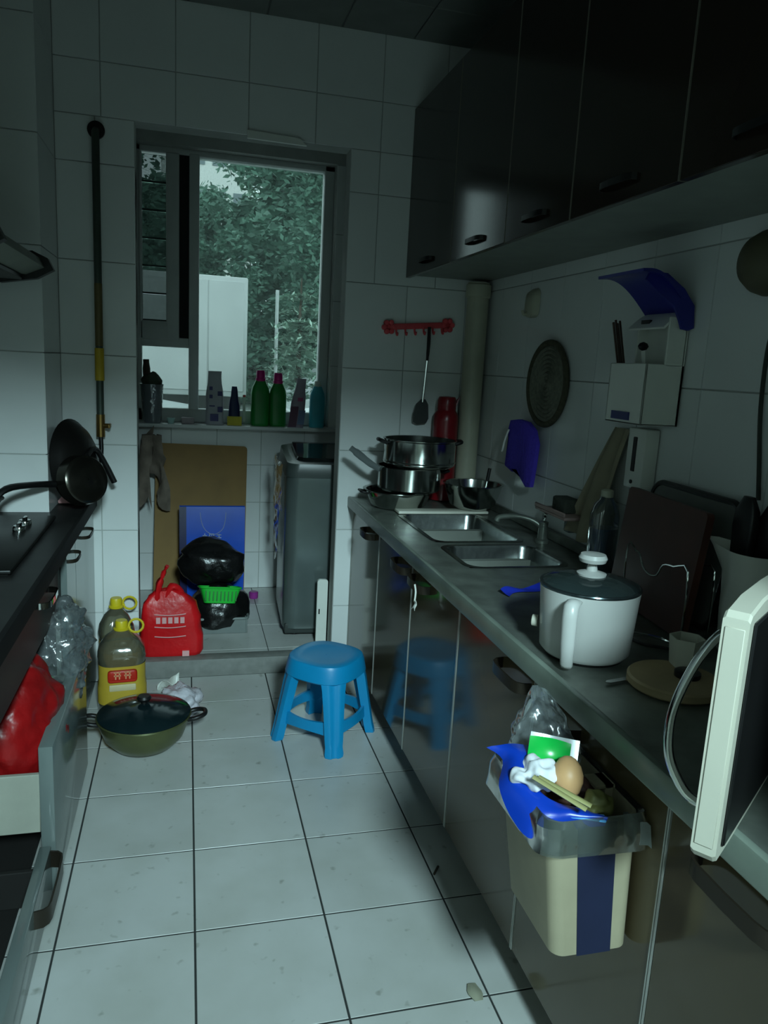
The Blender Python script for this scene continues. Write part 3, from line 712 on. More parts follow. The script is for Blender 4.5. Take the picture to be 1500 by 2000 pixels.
# sill things
def flatbottle(name, label, x, y, w, d, h, material, capm, neck, caph, group, capr=.025):
    t = thing(name, label, 'bottle', (x, y, WZ0), 0, group)
    bm = bmesh.new(); RR = []
    for z, k in ((0, .92), (.012, 1), (h*.5, 1.0), (h*.72, 1), (h*.84, .9), (h*.94, .66), (h, .52)):
        RR.append([Vector((u, v, z)) for u, v in rrect(w*k, max(d*k, neck*2), min(w, d)*k*.42, 5)])
    loft(bm, RR); finish('body', bm, material, t)
    simple('cap', lambda q: lathe(q, [(capr*.95, h), (capr, h+.004), (capr, h+caph*.8), (capr*.85, h+caph)], 20), capm, t)
    simple('collar', lambda q: lathe(q, [(capr*1.12, h-.004), (capr*1.15, h+.012), (capr*.9, h+.016)], 20), capm, t)
    return t
GRB = mat('green_bottle', (30, 140, 58), .3)
MAG = mat('magenta_cap', (200, 36, 130), .4)
flatbottle('detergent_bottle', 'left green detergent bottle with magenta cap on the sill', .402, 4.375, .104, .06, .255, GRB, MAG, .02, .056, 'green bottles on the sill')
flatbottle('detergent_bottle', 'right green detergent bottle with magenta cap on the sill', .502, 4.385, .098, .06, .245, GRB, MAG, .02, .056, 'green bottles on the sill')
TEAL = mat('teal_bottle', (70, 178, 196), .35)
flatbottle('shampoo_bottle', 'teal bottle at the right end of the sill', .730, 4.385, .088, .055, .235, TEAL, WHITEP, .02, .03, 'plain bottles on the sill', .018)
def pouch(name, label, cat, x, y, w, h, material, top=.8, lean=0, marks=None, rz=0):
    t = thing(name, label, cat, (x, y, WZ0), rz)
    bm = bmesh.new(); RR = []
    for k in range(9):
        f = k/8; ww = w*(1-(1-top)*f)*(1-.06*math.sin(f*9)); dd = .055*(1-f)**.8+.004
        RR.append([Vector((u+lean*f, v, h*f)) for u, v in rrect(ww, dd, dd*.45, 4)])
    loft(bm, RR); crumple(bm, .004, 40, 2, 0); finish('pouch', bm, material, t)
    for nm, mm, x0, x1, z0, z1 in (marks or []):
        bm = bmesh.new()
        sheet(bm, lambda u, v: Vector((x0+(x1-x0)*u+lean*((z0+(z1-z0)*v)/h), -.0275*(1-(z0+(z1-z0)*v)/h)**.8-.0075, z0+(z1-z0)*v)), 4, 6, .0015)
        finish(nm, bm, mm, t)
    return t
PURP = mat('violet_print', (86, 84, 140), .5)
pouch('powder_bag', 'tall pale washing powder bag with violet print on the sill', 'bag', .150, 4.375, .105, .295, mat('pale_lilac_film', (196, 196, 206), .4), .72,
      marks=[('print', PURP, -.03, -.012, .19, .21), ('print', PURP, -.03, -.012, .145, .165), ('print', PURP, .015, .04, .16, .185), ('print', PURP, -.03, .0, .10, .107), ('print', PURP, .015, .042, .07, .10), ('print', PURP, -.025, .02, .02, .06)])
pouch('sponge_pouch', 'small navy and yellow pouch beside the powder bag', 'pouch', .258, 4.37, .082, .215, mat('navy_film', (34, 48, 96), .4), .35,
      marks=[('yellow_band', mat('yellow_print', (214, 196, 40), .5), -.04, .04, .0, .05)])
sc = pouch('sachet', 'torn lilac and white sachet leaning on the teal bottle', 'sachet', .600, 4.335, .095, .275, mat('lilac_sachet', (172, 160, 180), .35), .55, lean=.03,
      marks=[('print', mat('plum_print', (112, 72, 100), .5), -.045, .0, .005, .12), ('print', mat('pink_print', (196, 90, 140), .5), -.01, .02, .15, .17), ('print', mat('steel_blue_print', (120, 140, 180), .5), .004, .042, .02, .1)])
th_ = thing('thermometer', 'thin white thermometer strip standing on the window frame', 'thermometer', (.318, 4.45, 1.062))
simple('strip', lambda q: bx(q, -.008, .008, -.003, .003, .0, .155, .002, 1), WHITEP, th_)
simple('red_top', lambda q: bx(q, -.008, .008, -.0042, -.0028, .142, .155), mat('red_print', (200, 60, 50), .5), th_)
# clear tub with old things, at the left of the sill
tb = thing('clear_jug', 'cloudy clear plastic jug stuffed with brushes at the left of the sill', 'jug', (-.185, 4.36, WZ0))
b = bmesh.new(); lathe(b, [(.045, 0), (.05, .01), (.06, .2), (.063, .21), (.058, .2), (.047, .012), (.04, .008)], 24); finish('body', b, clear('cloudy_plastic', (150, 160, 168), gloss=.1, rough=.2, body=.55), tb)
b = bmesh.new(); tube(b, [(-.01, .0, .02), (-.025, .01, .22), (-.03, .01, .34)], [.012, .016, .020, .016], 8, 4); finish('brush', b, mat('old_brush', (70, 60, 50), .8), tb)
b = bmesh.new(); lathe(b, [(.03, .19), (.05, .20), (.055, .23), (.04, .26), (.02, .27)], 14); crumple(b, .01, 30, 4); finish('scouring_pad', b, mat('old_green_pad', (70, 82, 70), .9), tb)
tag(simple('small_cup', lambda q: lathe(q, [(.016, 0), (.022, .03), (.02, .03), (.015, .004)], 20), mat('pale_mint', (180, 214, 210), .4), loc=(-.085, 4.34, WZ0)), 'small pale mint cup on the sill below the small pane', 'cup')
tag(simple('soap_box', lambda q: bx(q, -.035, .035, -.02, .02, 0, .035, .006, 2), mat('pale_pink_box', (176, 164, 168), .5), loc=(.005, 4.36, WZ0)), 'low pale soap box on the sill left of the powder bag', 'box')

# ------------------------------------------------------------------ floor things
RED = mat('red_carrier_film', (206, 22, 28), .35, var=.15, scale=6, bump=.35, bscale=22)
rb = thing('carrier_bag', 'full red carrier bag with pale print standing on the doorway step', 'bag', (-.062, 3.405, .0825))
b = bmesh.new(); RR = []
for z, w_, d_, cx in ((0, .25, .085, 0), (.02, .268, .1, 0), (.09, .27, .105, 0), (.18, .255, .10, -.005), (.24, .225, .085, -.01), (.275, .16, .06, -.02), (.30, .09, .04, -.03)):
    RR.append([Vector((u+cx, v, z)) for u, v in rrect(w_, d_, d_*.35, 6)])
loft(b, RR)
bmesh.ops.subdivide_edges(b, edges=list(b.edges), cuts=1, use_grid_fill=True)
crumple(b, .012, 16, 6, 0); finish('body', b, RED, rb)
b = bmesh.new(); tube(b, [(-.065, 0, .24), (-.058, 0, .31), (-.04, -.005, .37), (-.022, -.008, .412)], [.03, .028, .02, .012], 10, 4, flat=(1, .5)); tube(b, [(-.03, 0, .27), (.0, 0, .315), (.03, 0, .305), (.05, 0, .26)], [.024, .022, .022, .024], 10, 4, flat=(1, .6)); crumple(b, .006, 40, 3); finish('handle_loop', b, RED, rb)
PRW = mat('pale_pink_print', (226, 170, 170), .5)
b = bmesh.new()
for z in (.203, .145, .100): 
    tube(b, [(-.075+.015*k, -.0555-.004*math.sin(k*PI/9)+.0, z-.004*math.sin(k*PI/9)) for k in range(10)], .0024, 5)
for k in range(5): bx(b, -.068+.026*k, -.05+.026*k, -.0625, -.057, .162, .19)
bx(b, .045, .075, -.058, -.05, .003, .028)
finish('print', b, PRW, rb)
# oil bottles
OILP = mat('cooking_oil', (120, 90, 44), .15, trans=.0)
OILC = clear('oil_bottle_clear', (170, 168, 140), gloss=.06, rough=.08, body=.2, bump=.2, bscale=10)
YEL = mat('yellow_cap', (206, 184, 30), .4)
def oil(label, x, y, rz, r, h, full):
    t = thing('oil_bottle', label, 'bottle', (x, y, .001), rz, 'big cooking oil bottles')
    def ring(z, rr): return [Vector((u, v, z)) for u, v in rrect(2*rr, 2*rr*.92, rr*.62, 6)]
    bm = bmesh.new(); loft(bm, [ring(0, r*.9), ring(.015, r), ring(h*.30, r), ring(h*.34, r*.95), ring(h*.58, r*.95), ring(h*.64, r), ring(h*.72, r*.93), ring(h*.82, r*.66), ring(h*.88, r*.36), ring(h*.91, .02)]); finish('bottle', bm, OILC, t)
    bm = bmesh.new(); loft(bm, [ring(.004, r*.86), ring(.018, r*.95), ring(h*.3, r*.95), ring(h*.34, r*.91), ring(full, r*.91)]); finish('oil', bm, OILP, t)
    simple('cap', lambda q: lathe(q, [(.03, h*.90), (.031, h*.915), (.024, h*.925), (.024, h*.985), (.021, h)], 24), YEL, t)
    bm = bmesh.new(); tube(bm, [(.0+.055+.028*math.cos(a), .02*math.sin(a)*.8, h*.93+.022*math.sin(a)) for a in [k*2*PI/14 for k in range(14)]], .005, 6, closed=True); bx(bm, .02, .034, -.008, .008, h*.91, h*.93); finish('carry_ring', bm, YEL, t)
    lab = bmesh.new(); loft(lab, [ring(h*.14, r*1.012), ring(h*.30, r*1.012), ring(h*.34, r*.965), ring(h*.56, r*.965)], cap0=False, cap1=False)
    lb = finish('label', lab, mat('yellow_label', (190, 160, 52), .45), t)
    simple('red_panel', lambda q: bx(q, -.055, .055, -r*.92-.0015, -r*.86, h*.40, h*.53, .012, 3), mat('red_label_panel', (190, 44, 28), .45), lb)
    q = bmesh.new()
    for gx in (-.032, .006):
        for (dx, dz, ww, hh) in ((0, .012, .026, .006), (.004, 0, .005, .03), (.018, 0, .005, .03), (0, .026, .026, .005)):
            bx(q, gx+dx, gx+dx+ww, -r*.92-.003, -r*.9, h*.43+dz, h*.43+dz+hh)
    finish('lettering', q, mat('pale_gold_print', (226, 150, 110), .5), lb)
    simple('white_panel', lambda q: bx(q, -.05, .05, -r*.96, -r*.9, h*.30, h*.37, .004, 2), mat('label_white', (214, 200, 160), .5), lb)
    return t
oil('front big clear oil bottle with yellow cap, behind the lidded pot', -.25, 3.03, .1, .092, .375, .262)
oil('rear oil bottle, only its yellow cap and ring show over the front one', -.285, 3.215, .3, .07, .41, .18)
# lidded pot
pt = thing('lidded_wok', 'olive lidded wok with black loop handles on the floor', 'pot', (-.148, 2.70, .001))
OLIVE = mat('olive_enamel', (92, 96, 62), .28, metal=.4, var=.15)
b = bmesh.new(); lathe(b, [(.002, 0), (.075, 0), (.105, .012), (.14, .05), (.158, .10), (.163, .122), (.168, .125), (.166, .13), (.158, .126), (.152, .1), (.13, .05), (.09, .014), (.002, .006)], 48, cap0=False, cap1=False); finish('bowl', b, OLIVE, pt)
b = bmesh.new(); lathe(b, [(.163, .127), (.164, .133), (.155, .138), (.12, .15), (.07, .163), (.03, .169), (.002, .17)], 48, cap0=False); finish('lid', b, mat('dark_glass_lid', (26, 44, 48), .12, metal=.3), pt)
b = bmesh.new(); lathe(b, [(.012, .168), (.011, .178), (.022, .182), (.026, .190), (.021, .198), (.004, .20)], 24); finish('knob', b, BLACKP, pt)
for s in (1, -1):
    b = bmesh.new(); tube(b, [(s*.155, -.032, .108), (s*.185, -.036, .115), (s*.212, -.022, .12), (s*.218, 0, .121), (s*.212, .022, .12), (s*.185, .036, .115), (s*.155, .032, .108)], .0085, 10, 4); finish('handle', b, BLACKP, pt)
# white crumpled bag on floor
blob('crumpled_bag', 'small crumpled white plastic bag on the floor behind the pot', 'bag', mat('white_film', (210, 206, 214), .4, bump=.4), (-.02, 3.00, .032), (.075, .11, .06), 9, .03, 22, flat=.5)
b = bmesh.new()
def flap(u, v): return Vector((-.05+.09*u, -.01+.03*v+.02*math.sin(u*6), .05*u+.02*math.sin(v*4+u*5)))
sheet(b, flap, 10, 6, .002); tag(finish('paper_scrap', b, WHITEP, loc=(-.07, 3.17, .012)), 'curled white paper scrap by the doorway step', 'paper')
# litter
b = bmesh.new(); sheet(b, lambda u, v: Vector((.04*(u-.5)*(1-abs(v-.5)), .05*(v-.5), .004+.006*math.sin(u*4)*math.sin(v*3))), 6, 6, .0012); lf = tag(finish('dry_leaf', b, mat('pale_scrap', (150, 150, 130), .8), loc=(.653, 1.40, .001)), 'pale dry leaf scrap on the floor tile joint', 'leaf')
b = bmesh.new(); tube(b, [(0, 0, .004), (.012, .016, .006), (.022, .03, .005)], .0035, 6, 3); tag(finish('food_scrap', b, mat('dark_scrap', (60, 54, 44), .8), loc=(.688, 1.815, .0)), 'small dark twig scrap on the floor beside the cabinets', 'scrap')

# ------------------------------------------------------------------ blue stool
STB = mat('blue_stool_plastic', (10, 136, 190), .36, var=.04)
so = thing('plastic_stool', 'low blue plastic stool beside the dark cabinets', 'stool', (.520, 2.70, .001), math.radians(2))
def sq(rad, z, p=4.0, rot=0, n=48):
    out = []
    for k in range(n):
        a = 2*PI*k/n; c, s = math.cos(a), math.sin(a)
        # rounded square with corners on the axes
        q = (abs(math.cos(a+PI/4))**p+abs(math.sin(a+PI/4))**p)**(-1/p)
        out.append(Vector((rad*q*c, rad*q*s, z)))
    return out
b = bmesh.new()
loft(b, [sq(.136, .262, 2.8), sq(.142, .268, 2.8), sq(.134, .316, 2.7), sq(.129, .327, 2.7), sq(.120, .331, 2.6), sq(.085, .326, 2.4), sq(.03, .3245, 2), sq(.002, .3245, 2), sq(.002, .318, 2), sq(.11, .318, 2.6), sq(.126, .30, 2.7), sq(.135, .262, 2.8)], cap0=False, cap1=False)
finish('seat', b, STB, so)
for k in range(4):
    a = -PI/2+k*PI/2
    ca, sa = math.cos(a), math.sin(a)
    def rp(rad, t, z): return Vector((ca*rad-sa*t, sa*rad+ca*t, z))
    RR = []
    for z, rad, hw, th in ((.30, .130, .052, .034), (.24, .146, .044, .034), (.16, .161, .039, .032), (.06, .180, .035, .030), (.035, .185, .033, .030), (.012, .191, .036, .031), (0, .193, .034, .029)):
        RR.append([rp(rad, -hw, z), rp(rad+.010, -hw*.62, z), rp(rad+.012, -hw*.36, z), rp(rad+.008, -hw*.22, z), rp(rad+.008, hw*.22, z), rp(rad+.012, hw*.36, z), rp(rad+.010, hw*.62, z), rp(rad, hw, z), rp(rad-th, hw*.8, z), rp(rad-th*.6, 0, z), rp(rad-th, -hw*.8, z)])
    RR.reverse()
    bm = bmesh.new(); loft(bm, RR); finish('leg', bm, STB, so, angle=50)
    # curved brace to the next leg and skirt arch
    a2 = a+PI/2
    p0 = Vector((ca*.166, sa*.166, 0)); p1 = Vector((math.cos(a2)*.166, math.sin(a2)*.166, 0)); mid = (p0+p1)/2
    out_ = mid.normalized()
    bm = bmesh.new(); RR = []
    for i in range(13):
        t = i/12; p = p0.lerp(p1, t)+out_*(.020*math.sin(t*PI)); zt = .122-.008*math.sin(t*PI); zb = .066+.010*math.sin(t*PI)
        RR.append([p+out_*.004+Vector((0, 0, zt)), p+out_*.006+Vector((0, 0, zb)), p-out_*.004+Vector((0, 0, zb)), p-out_*.006+Vector((0, 0, zt))])
    loft(bm, RR); finish('brace', bm, STB, so, angle=50)
    p0 = Vector((ca*.130, sa*.130, 0)); p1 = Vector((math.cos(a2)*.130, math.sin(a2)*.130, 0))
    bm = bmesh.new(); RR = []
    for i in range(13):
        t = i/12; p = p0.lerp(p1, t)+out_*(.022*math.sin(t*PI)); zb = .262-.035*abs(2*t-1)**2.2
        RR.append([p+out_*.003+Vector((0, 0, .285)), p+out_*.005+Vector((0, 0, zb)), p-out_*.001+Vector((0, 0, zb)), p-out_*.003+Vector((0, 0, .285))])
    loft(bm, RR); finish('skirt', bm, STB, so, angle=50)

# ------------------------------------------------------------------ bags in the open drawer
blob('carrier_bag', 'crumpled dark red carrier bag bulging out of the open drawer', 'bag', mat('dark_red_film', (140, 16, 18), .35, var=.3, scale=8, bump=.5, bscale=20), (-.45, 2.12, .37), (.115, .19, .235), 12, .022, 13, flat=.62, sub=5)
blob('clear_bag', 'crumpled clear plastic bag at the far end of the open drawer', 'bag', POLY, (-.405, 2.47, .47), (.095, .15, .165), 14, .04, 20, flat=.9, sub=5)
blob('green_bag', 'thin green produce bag between the red bag and the drawer front', 'bag', mat('pale_green_film', (110, 168, 128), .4, bump=.5), (-.405, 2.26, .36), (.04, .08, .12), 16, .018, 16, flat=.9)

# ------------------------------------------------------------------ far corner over the worktop
cp = thing('drain_pipe', 'cream drain pipe rising in the corner beside the hook rail', 'pipe', (1.238, 3.243, 0))
PVCC = mat('cream_pvc', (176, 176, 156), .4)
simple('pipe', lambda q: lathe(q, [(.048, .835), (.048, 1.80)], 32), PVCC, cp)
simple('collar', lambda q: lathe(q, [(.049, 1.735), (.055, 1.74), (.055, 1.79), (.049, 1.795)], 32), PVCC, cp)
simple('collar', lambda q: lathe(q, [(.049, .836), (.056, .838), (.056, .90), (.049, .905)], 32), PVCC, cp)
hr = thing('hook_rail', 'coral red plastic hook rail on the end wall', 'hook rail', (.99, 3.304, 1.602))
hr.rotation_euler = (0, math.radians(-5), 0)
CORAL = mat('coral_plastic', (214, 74, 80), .4)
simple('bar', lambda q: bx(q, -.13, .13, -.012, 0, -.012, .014, .004, 2), CORAL, hr)
for s in (-1, 1):
    b = bmesh.new()
    lathe(b, [(.003, -.018), (.016, -.017), (.020, -.012), (.022, 0)], 24, (s*.135, -.0, 0), axis='y', mtx=None)
    for k in range(6):
        a = k*PI/3; lathe(b, [(.002, .016), (.010, .014), (.0125, .008), (.0125, 0)], 12, (s*.135+.021*math.cos(a), 0, .021*math.sin(a)), axis='y')
    finish('flower_end', b, CORAL, hr)
for k in range(6):
    x = -.105+.042*k
    b = bmesh.new(); tube(b, [(x, -.010, -.005), (x, -.014, -.028), (x, -.026, -.036), (x, -.034, -.026)], .0045, 8, 4); finish('hook', b, CORAL, hr)
sp = thing('spatula', 'steel wok spatula with black handle hanging from the coral hook rail', 'spatula', (1.028, 3.272, 0))
b = bmesh.new(); tube(b, [(.004, .002, 1.60), (.005, 0, 1.53), (.003, 0, 1.455)], [.010, .011, .010, .008], 10, 4, flat=(1, .7)); finish('handle', b, BLACKP, sp)
b = bmesh.new(); tube(b, [(.003, 0, 1.46), (-.002, 0, 1.36), (-.006, .002, 1.272)], .005, 8, 4); finish('shaft', b, CHROME, sp)
b = bmesh.new()
prism(b, [(-.008, 1.285), (.012, 1.285), (.026, 1.262), (.032, 1.20), (.022, 1.178), (-.02, 1.172), (-.04, 1.182), (-.042, 1.215), (-.03, 1.262)], lambda u, v, t: (u-.006, t+.10*(1.285-v)*(1.285-v)*3, v), -.002, .002)
finish('blade', b, mat('dull_steel', (110, 114, 108), .3, metal=.9), sp)
fk = thing('vacuum_flask', 'dark red vacuum flask standing behind the steamer pots', 'flask', (1.125, 3.238, .836))
DKRED = mat('dark_red_enamel', (120, 18, 26), .3)
simple('body', lambda q: lathe(q, [(.05, 0), (.056, .004), (.056, .36), (.054, .385), (.042, .405)], 28), DKRED, fk)
simple('cap', lambda q: lathe(q, [(.040, .403), (.042, .41), (.042, .45), (.036, .465), (.01, .468)], 24), DKRED, fk)
simple('spout', lambda q: loft(q, [[(.03, -.01, .40), (.03, .01, .40), (.045, .01, .43), (.045, -.01, .43)], [(.048, -.006, .455), (.048, .006, .455), (.06, .005, .47), (.06, -.005, .47)]]), DKRED, fk)
# pots
def potpart(prof, c, material, parent, name='bowl', seg=44): return simple(name, lambda q: lathe(q, prof, seg, c, cap0=False, cap1=False), material, parent)
p1 = thing('low_pan', 'low steel pan at the bottom of the pot stack by the pier', 'pan', (.872, 3.06, .837))
potpart([(.002, 0), (.10, 0), (.118, .012), (.140, .068), (.152, .072), (.152, .075), (.138, .073), (.114, .016), (.002, .005)], (0, 0, 0), POTST, p1)
b = bmesh.new(); tube(b, [(-.135, -.03, .06), (-.165, -.028, .066), (-.168, 0, .068), (-.165, .028, .066), (-.135, .03, .06)], .005, 8, 4); finish('handle', b, BLACKP, p1)
p2 = thing('steel_saucepan', 'steel saucepan with a grey handle in the middle of the pot stack', 'pan', (.915, 3.055, .912))
potpart([(.002, 0), (.125, 0), (.133, .008), (.134, .098), (.138, .102), (.132, .102), (.129, .01), (.002, .004)], (0, 0, 0), POTST, p2)
b = bmesh.new(); tube(b, [(-.128, 0, .085), (-.17, -.003, .105), (-.225, -.006, .145), (-.262, -.008, .172)], [.010, .011, .012, .009], 8, 4, flat=(.5, 1.3)); finish('handle', b, mat('grey_handle', (92, 98, 98), .4), p2)
b = bmesh.new(); tube(b, [(.13, -.03, .08), (.165, -.028, .083), (.168, 0, .084), (.165, .028, .083), (.13, .03, .08)], .006, 8, 4); finish('side_handle', b, BLACKP, p2)
p3 = thing('steamer_pot', 'wide shiny steamer pot at the top of the pot stack', 'pot', (.952, 3.05, 1.016))
potpart([(.002, 0), (.140, 0), (.150, .008), (.151, .012), (.1505, .105), (.157, .110), (.157, .113), (.148, .112), (.147, .012), (.002, .004)], (0, 0, 0), POTST, p3)
simple('bead', lambda q: tube(q, [(.152*math.cos(k*PI/20), .152*math.sin(k*PI/20), .02) for k in range(40)], .003, 6, closed=True), POTST, p3)
for s in (-1, 1):
    b = bmesh.new(); tube(b, [(s*.148, -.028, .095), (s*.175, -.027, .104), (s*.18, 0, .107), (s*.175, .027, .104), (s*.148, .028, .095)], .008, 8, 4); finish('handle', b, BLACKP, p3)
bw = thing('steel_bowl', 'deep steel bowl of utensils right of the pot stack, behind the sink', 'bowl', (1.168, 2.955, .849))
potpart([(.002, 0), (.065, 0), (.095, .02), (.115, .075), (.122, .105), (.128, .107), (.126, .110), (.118, .108), (.11, .075), (.09, .023), (.002, .005)], (0, 0, 0), POTST, bw)
ld_ = thing('ladle', 'black handled steel ladle resting in the steel bowl', 'ladle', (1.168, 2.955, .87))
b = bmesh.new(); lathe(b, [(.002, 0), (.03, .006), (.042, .028), (.04, .028), (.028, .01), (.002, .004)], 20, (.01, 0, 0), cap0=False, cap1=False); finish('scoop', b, POTST, ld_)
b = bmesh.new(); tube(b, [(.048, .0, .026), (.06, .005, .075), (.066, .01, .10)], .0045, 8, 3); finish('shaft', b, POTST, ld_)
b = bmesh.new(); tube(b, [(.065, .01, .095), (.075, .015, .15)], .010, 8, 3, flat=(1, .7)); finish('grip', b, BLACKP, ld_)
cb = tag(simple('white_board', lambda q: bx(q, -.19, .20, -.035, .035, 0, .012, .004, 2), mat('white_board', (206, 204, 190), .4), loc=(1.02, 2.925, .8365)), 'thin white plastic board along the far edge of the sink', 'board')
# ------------------------------------------------------------------ things on the right wall
tv = thing('woven_trivet', 'round woven trivet with concentric rings hanging on the right wall', 'trivet', (1.297, 2.60, 1.388))
prof = [(.002, -.012)]
for k in range(1, 10):
    r = .0155*k; prof += [(r-.0125, -.013), (r-.0075, -.017), (r-.002, -.013), (r, -.009)]
b = bmesh.new(); lathe(b, prof+[(.1405, -.003), (.002, -.003)], 56, axis='x', cap0=False, cap1=False); finish('coils', b, mat('grey_straw', (116, 118, 104), .85, var=.25, scale=60), tv)
b = bmesh.new(); tube(b, [(-.010, .150*math.cos(k*PI/28), .150*math.sin(k*PI/28)) for k in range(56)], .011, 10, closed=True); finish('rim', b, mat('dark_straw', (78, 76, 60), .85, var=.25, scale=60), tv)
PURPLE = mat('purple_towelling', (76, 58, 190), .85, bump=.5, bscale=90)
gl = thing('oven_glove', 'purple oven glove hanging on the wall below the trivet', 'glove', (1.276, 2.70, 1.0))
OUT = [(.13, .235), (.05, .245), (-.03, .24), (-.09, .215), (-.125, .165), (-.115, .08), (-.10, 0), (-.06, -.005), (-.03, .012), (.01, .04), (.08, .035), (.15, .05), (.145, .10), (.13, .15), (.145, .20)]
b = bmesh.new()
loft(b, [[Vector((-.004, u*.98, v)) for u, v in OUT], [Vector((-.02, u*.98, v)) for u, v in OUT], [Vector((-.03, u*.84, (v-.12)*.85+.12)) for u, v in OUT]])
bmesh.ops.triangulate(b, faces=[f for f in b.faces if len(f.verts) > 4]); finish('glove', b, PURPLE, gl)
b = bmesh.new(); tube(b, [(-.036, .10, .20), (-.042, .115, .16), (-.046, .125, .115), (-.040, .145, .11)], .004, 8, 4); finish('hook', b, WHITEP, gl)
hk = thing('adhesive_hook', 'small cream adhesive hook high on the right wall near the pipe', 'hook', (1.298, 2.79, 1.69))
b = bmesh.new(); loft(b, [[Vector((0, u, v)) for u, v in rrect(.10, .11, .03, 5)], [Vector((-.02, u*.8, v*.85-.006)) for u, v in rrect(.10, .11, .03, 5)], [Vector((-.028, u*.5, v*.5-.015)) for u, v in rrect(.10, .11, .03, 5)]]); finish('plate', b, PVCC, hk)
b = bmesh.new(); tube(b, [(-.02, 0, -.035), (-.04, 0, -.045), (-.048, 0, -.03)], .006, 8, 4); finish('hook', b, PVCC, hk)
ub = thing('utensil_box', 'white wall-mounted utensil box with an open navy lid', 'box', (1.18, 1.90, 1.30))
def ubox(q):
    bx(q, 0, .006, -.09, .09, 0, .165, .002, 1); bx(q, .0, .116, -.09, -.084, 0, .165, .002, 1); bx(q, 0, .116, .084, .09, 0, .165, .002, 1); bx(q, 0, .116, -.09, .09, 0, .006, .002, 1)
simple('holder', ubox, WHITEP, ub)
simple('back_plate', lambda q: bx(q, .106, .116, -.09, .09, 0, .31, .002, 1), WHITEP, ub)
simple('side_post', lambda q: bx(q, .055, .112, -.09, -.083, .16, .29, .002, 1), WHITEP, ub)
simple('side_post', lambda q: bx(q, .075, .112, .083, .09, .16, .29, .002, 1), WHITEP, ub)
b = bmesh.new(); sheet(b, lambda u, v: Vector((.04+.07*u, -.085+.17*v, .262+.045*math.sin(u*PI/2))), 8, 3, .006); finish('hood', b, WHITEP, ub)
simple('vent', lambda q: bx(q, .052, .06, .0, .04, .262, .285), BLACKP, ub)
simple('name_plate', lambda q: bx(q, -.003, 0, -.035, .055, .010, .032), mat('navy_plate', (34, 44, 110), .4), ub)
NAVY = mat('navy_lid_plastic', (30, 36, 128), .35)
b = bmesh.new()
def lidf(u, v):
    x = .112-.185*v; z = .302+.105*math.sin(min(1, v*1.15)*PI/2)-.01*v*v
    return Vector((x, -.10-.04*v+(.20+.05*v*.4)*u, z))
sheet(b, lidf, 10, 14, .008); l_ = finish('lid', b, NAVY, ub)
b = bmesh.new(); prism(b, [(.116, .262), (.10, .255), (.08, .258), (.07, .28), (.05, .315), (.0, .345), (-.04, .375), (-.03, .397), (.02, .395), (.075, .36), (.11, .32)], lambda u, v, t: (u, t, v), -.108, -.100); finish('lid_cheek', b, NAVY, l_)
STK = mat('dark_wood_sticks', (70, 52, 40), .5)
for k in range(4):
    b = bmesh.new(); tube(b, [(0, 0, 0), (.004*k-.006, .085+.006*k, .235+.008*(k % 2))], [.0028, .0034], 6); 
    tag(finish('chopstick', b, STK, loc=(1.20+.010*k, 1.938+.006*k, 1.345)), ('leftmost', 'second', 'third', 'rightmost')[3-k]+' dark wooden chopstick leaning out of the utensil box', 'chopstick', 'chopsticks in the utensil box')
wsn = thing('plastic_spoon', 'white plastic spoon standing in the utensil box', 'spoon', (1.225, 1.87, 1.31))
b = bmesh.new(); tube(b, [(0, 0, 0), (-.004, .01, .12), (-.008, .02, .19)], [.006, .006, .008], 8, 3, flat=(1, .6)); finish('stem', b, WHITEP, wsn)
b = bmesh.new(); lathe(b, [(.002, 0), (.012, .004), (.017, .012), (.012, .02), (.002, .024)], 12, (-.009, .022, .19), sy=.5); finish('tip', b, BLACKP, wsn)
kh = thing('knife_rack', 'narrow white knife rack with a dark slot below the utensil box', 'knife rack', (1.25, 1.925, 1.11))
simple('body', lambda q: bx(q, 0, .046, -.045, .045, 0, .175, .006, 2), WHITEP, kh)
simple('slot', lambda q: bx(q, -.002, .004, -.006, .014, .05, .15, .002, 1), BLACKP, kh)
simple('screw', lambda q: lathe(q, [(.006, .0), (.006, .003), (.001, .004)], 10, (0, .004, .02), axis='x', mtx=Matrix.Rotation(PI, 3, 'Z')), BLACKP, kh)
CLO = mat('beige_cloth', (150, 142, 120), .95, var=.12, scale=12)
b = bmesh.new()
def cl(u, v):
    w_ = .09+.15*v; cy = 2.05+.125*v
    return Vector((-.008-.05*v*(1-v)-.014*math.sin(u*11+v*2)*(0.3+v)-.02*v, cy+(u-.5)*w_, 1.275-.385*v+.03*abs(u-.5)*v))
sheet(b, cl, 22, 24, .003)
ct = tag(finish('dish_cloth', b, CLO, loc=(1.285, 0, 0)), 'beige dish cloth hanging between glove and knife rack', 'cloth')
# faucet and soap shelf
fa = thing('faucet', 'dull chrome faucet on the back edge of the sink', 'faucet', (1.225, 2.40, .834))
simple('base', lambda q: lathe(q, [(.026, 0), (.026, .01), (.018, .016), (.016, .06), (.018, .075), (.006, .08)], 20), STEELD, fa)
b = bmesh.new(); tube(b, [(0, 0, .05), (-.03, .02, .075), (-.08, .05, .085), (-.13, .085, .075), (-.14, .09, .06)], .010, 10, 5); finish('spout', b, STEELD, fa)
b = bmesh.new(); tube(b, [(0, 0, .078), (.0, -.01, .10), (-.02, -.05, .115)], .006, 8, 4); finish('lever', b, CHROME, fa)
ss = thing('soap_shelf', 'dull pink soap shelf with a sponge beside the faucet', 'shelf', (1.24, 2.30, .955))
simple('tray', lambda q: bx(q, -.05, .05, -.11, .11, 0, .012, .005, 2), mat('dull_pink_plastic', (150, 128, 122), .5), ss)
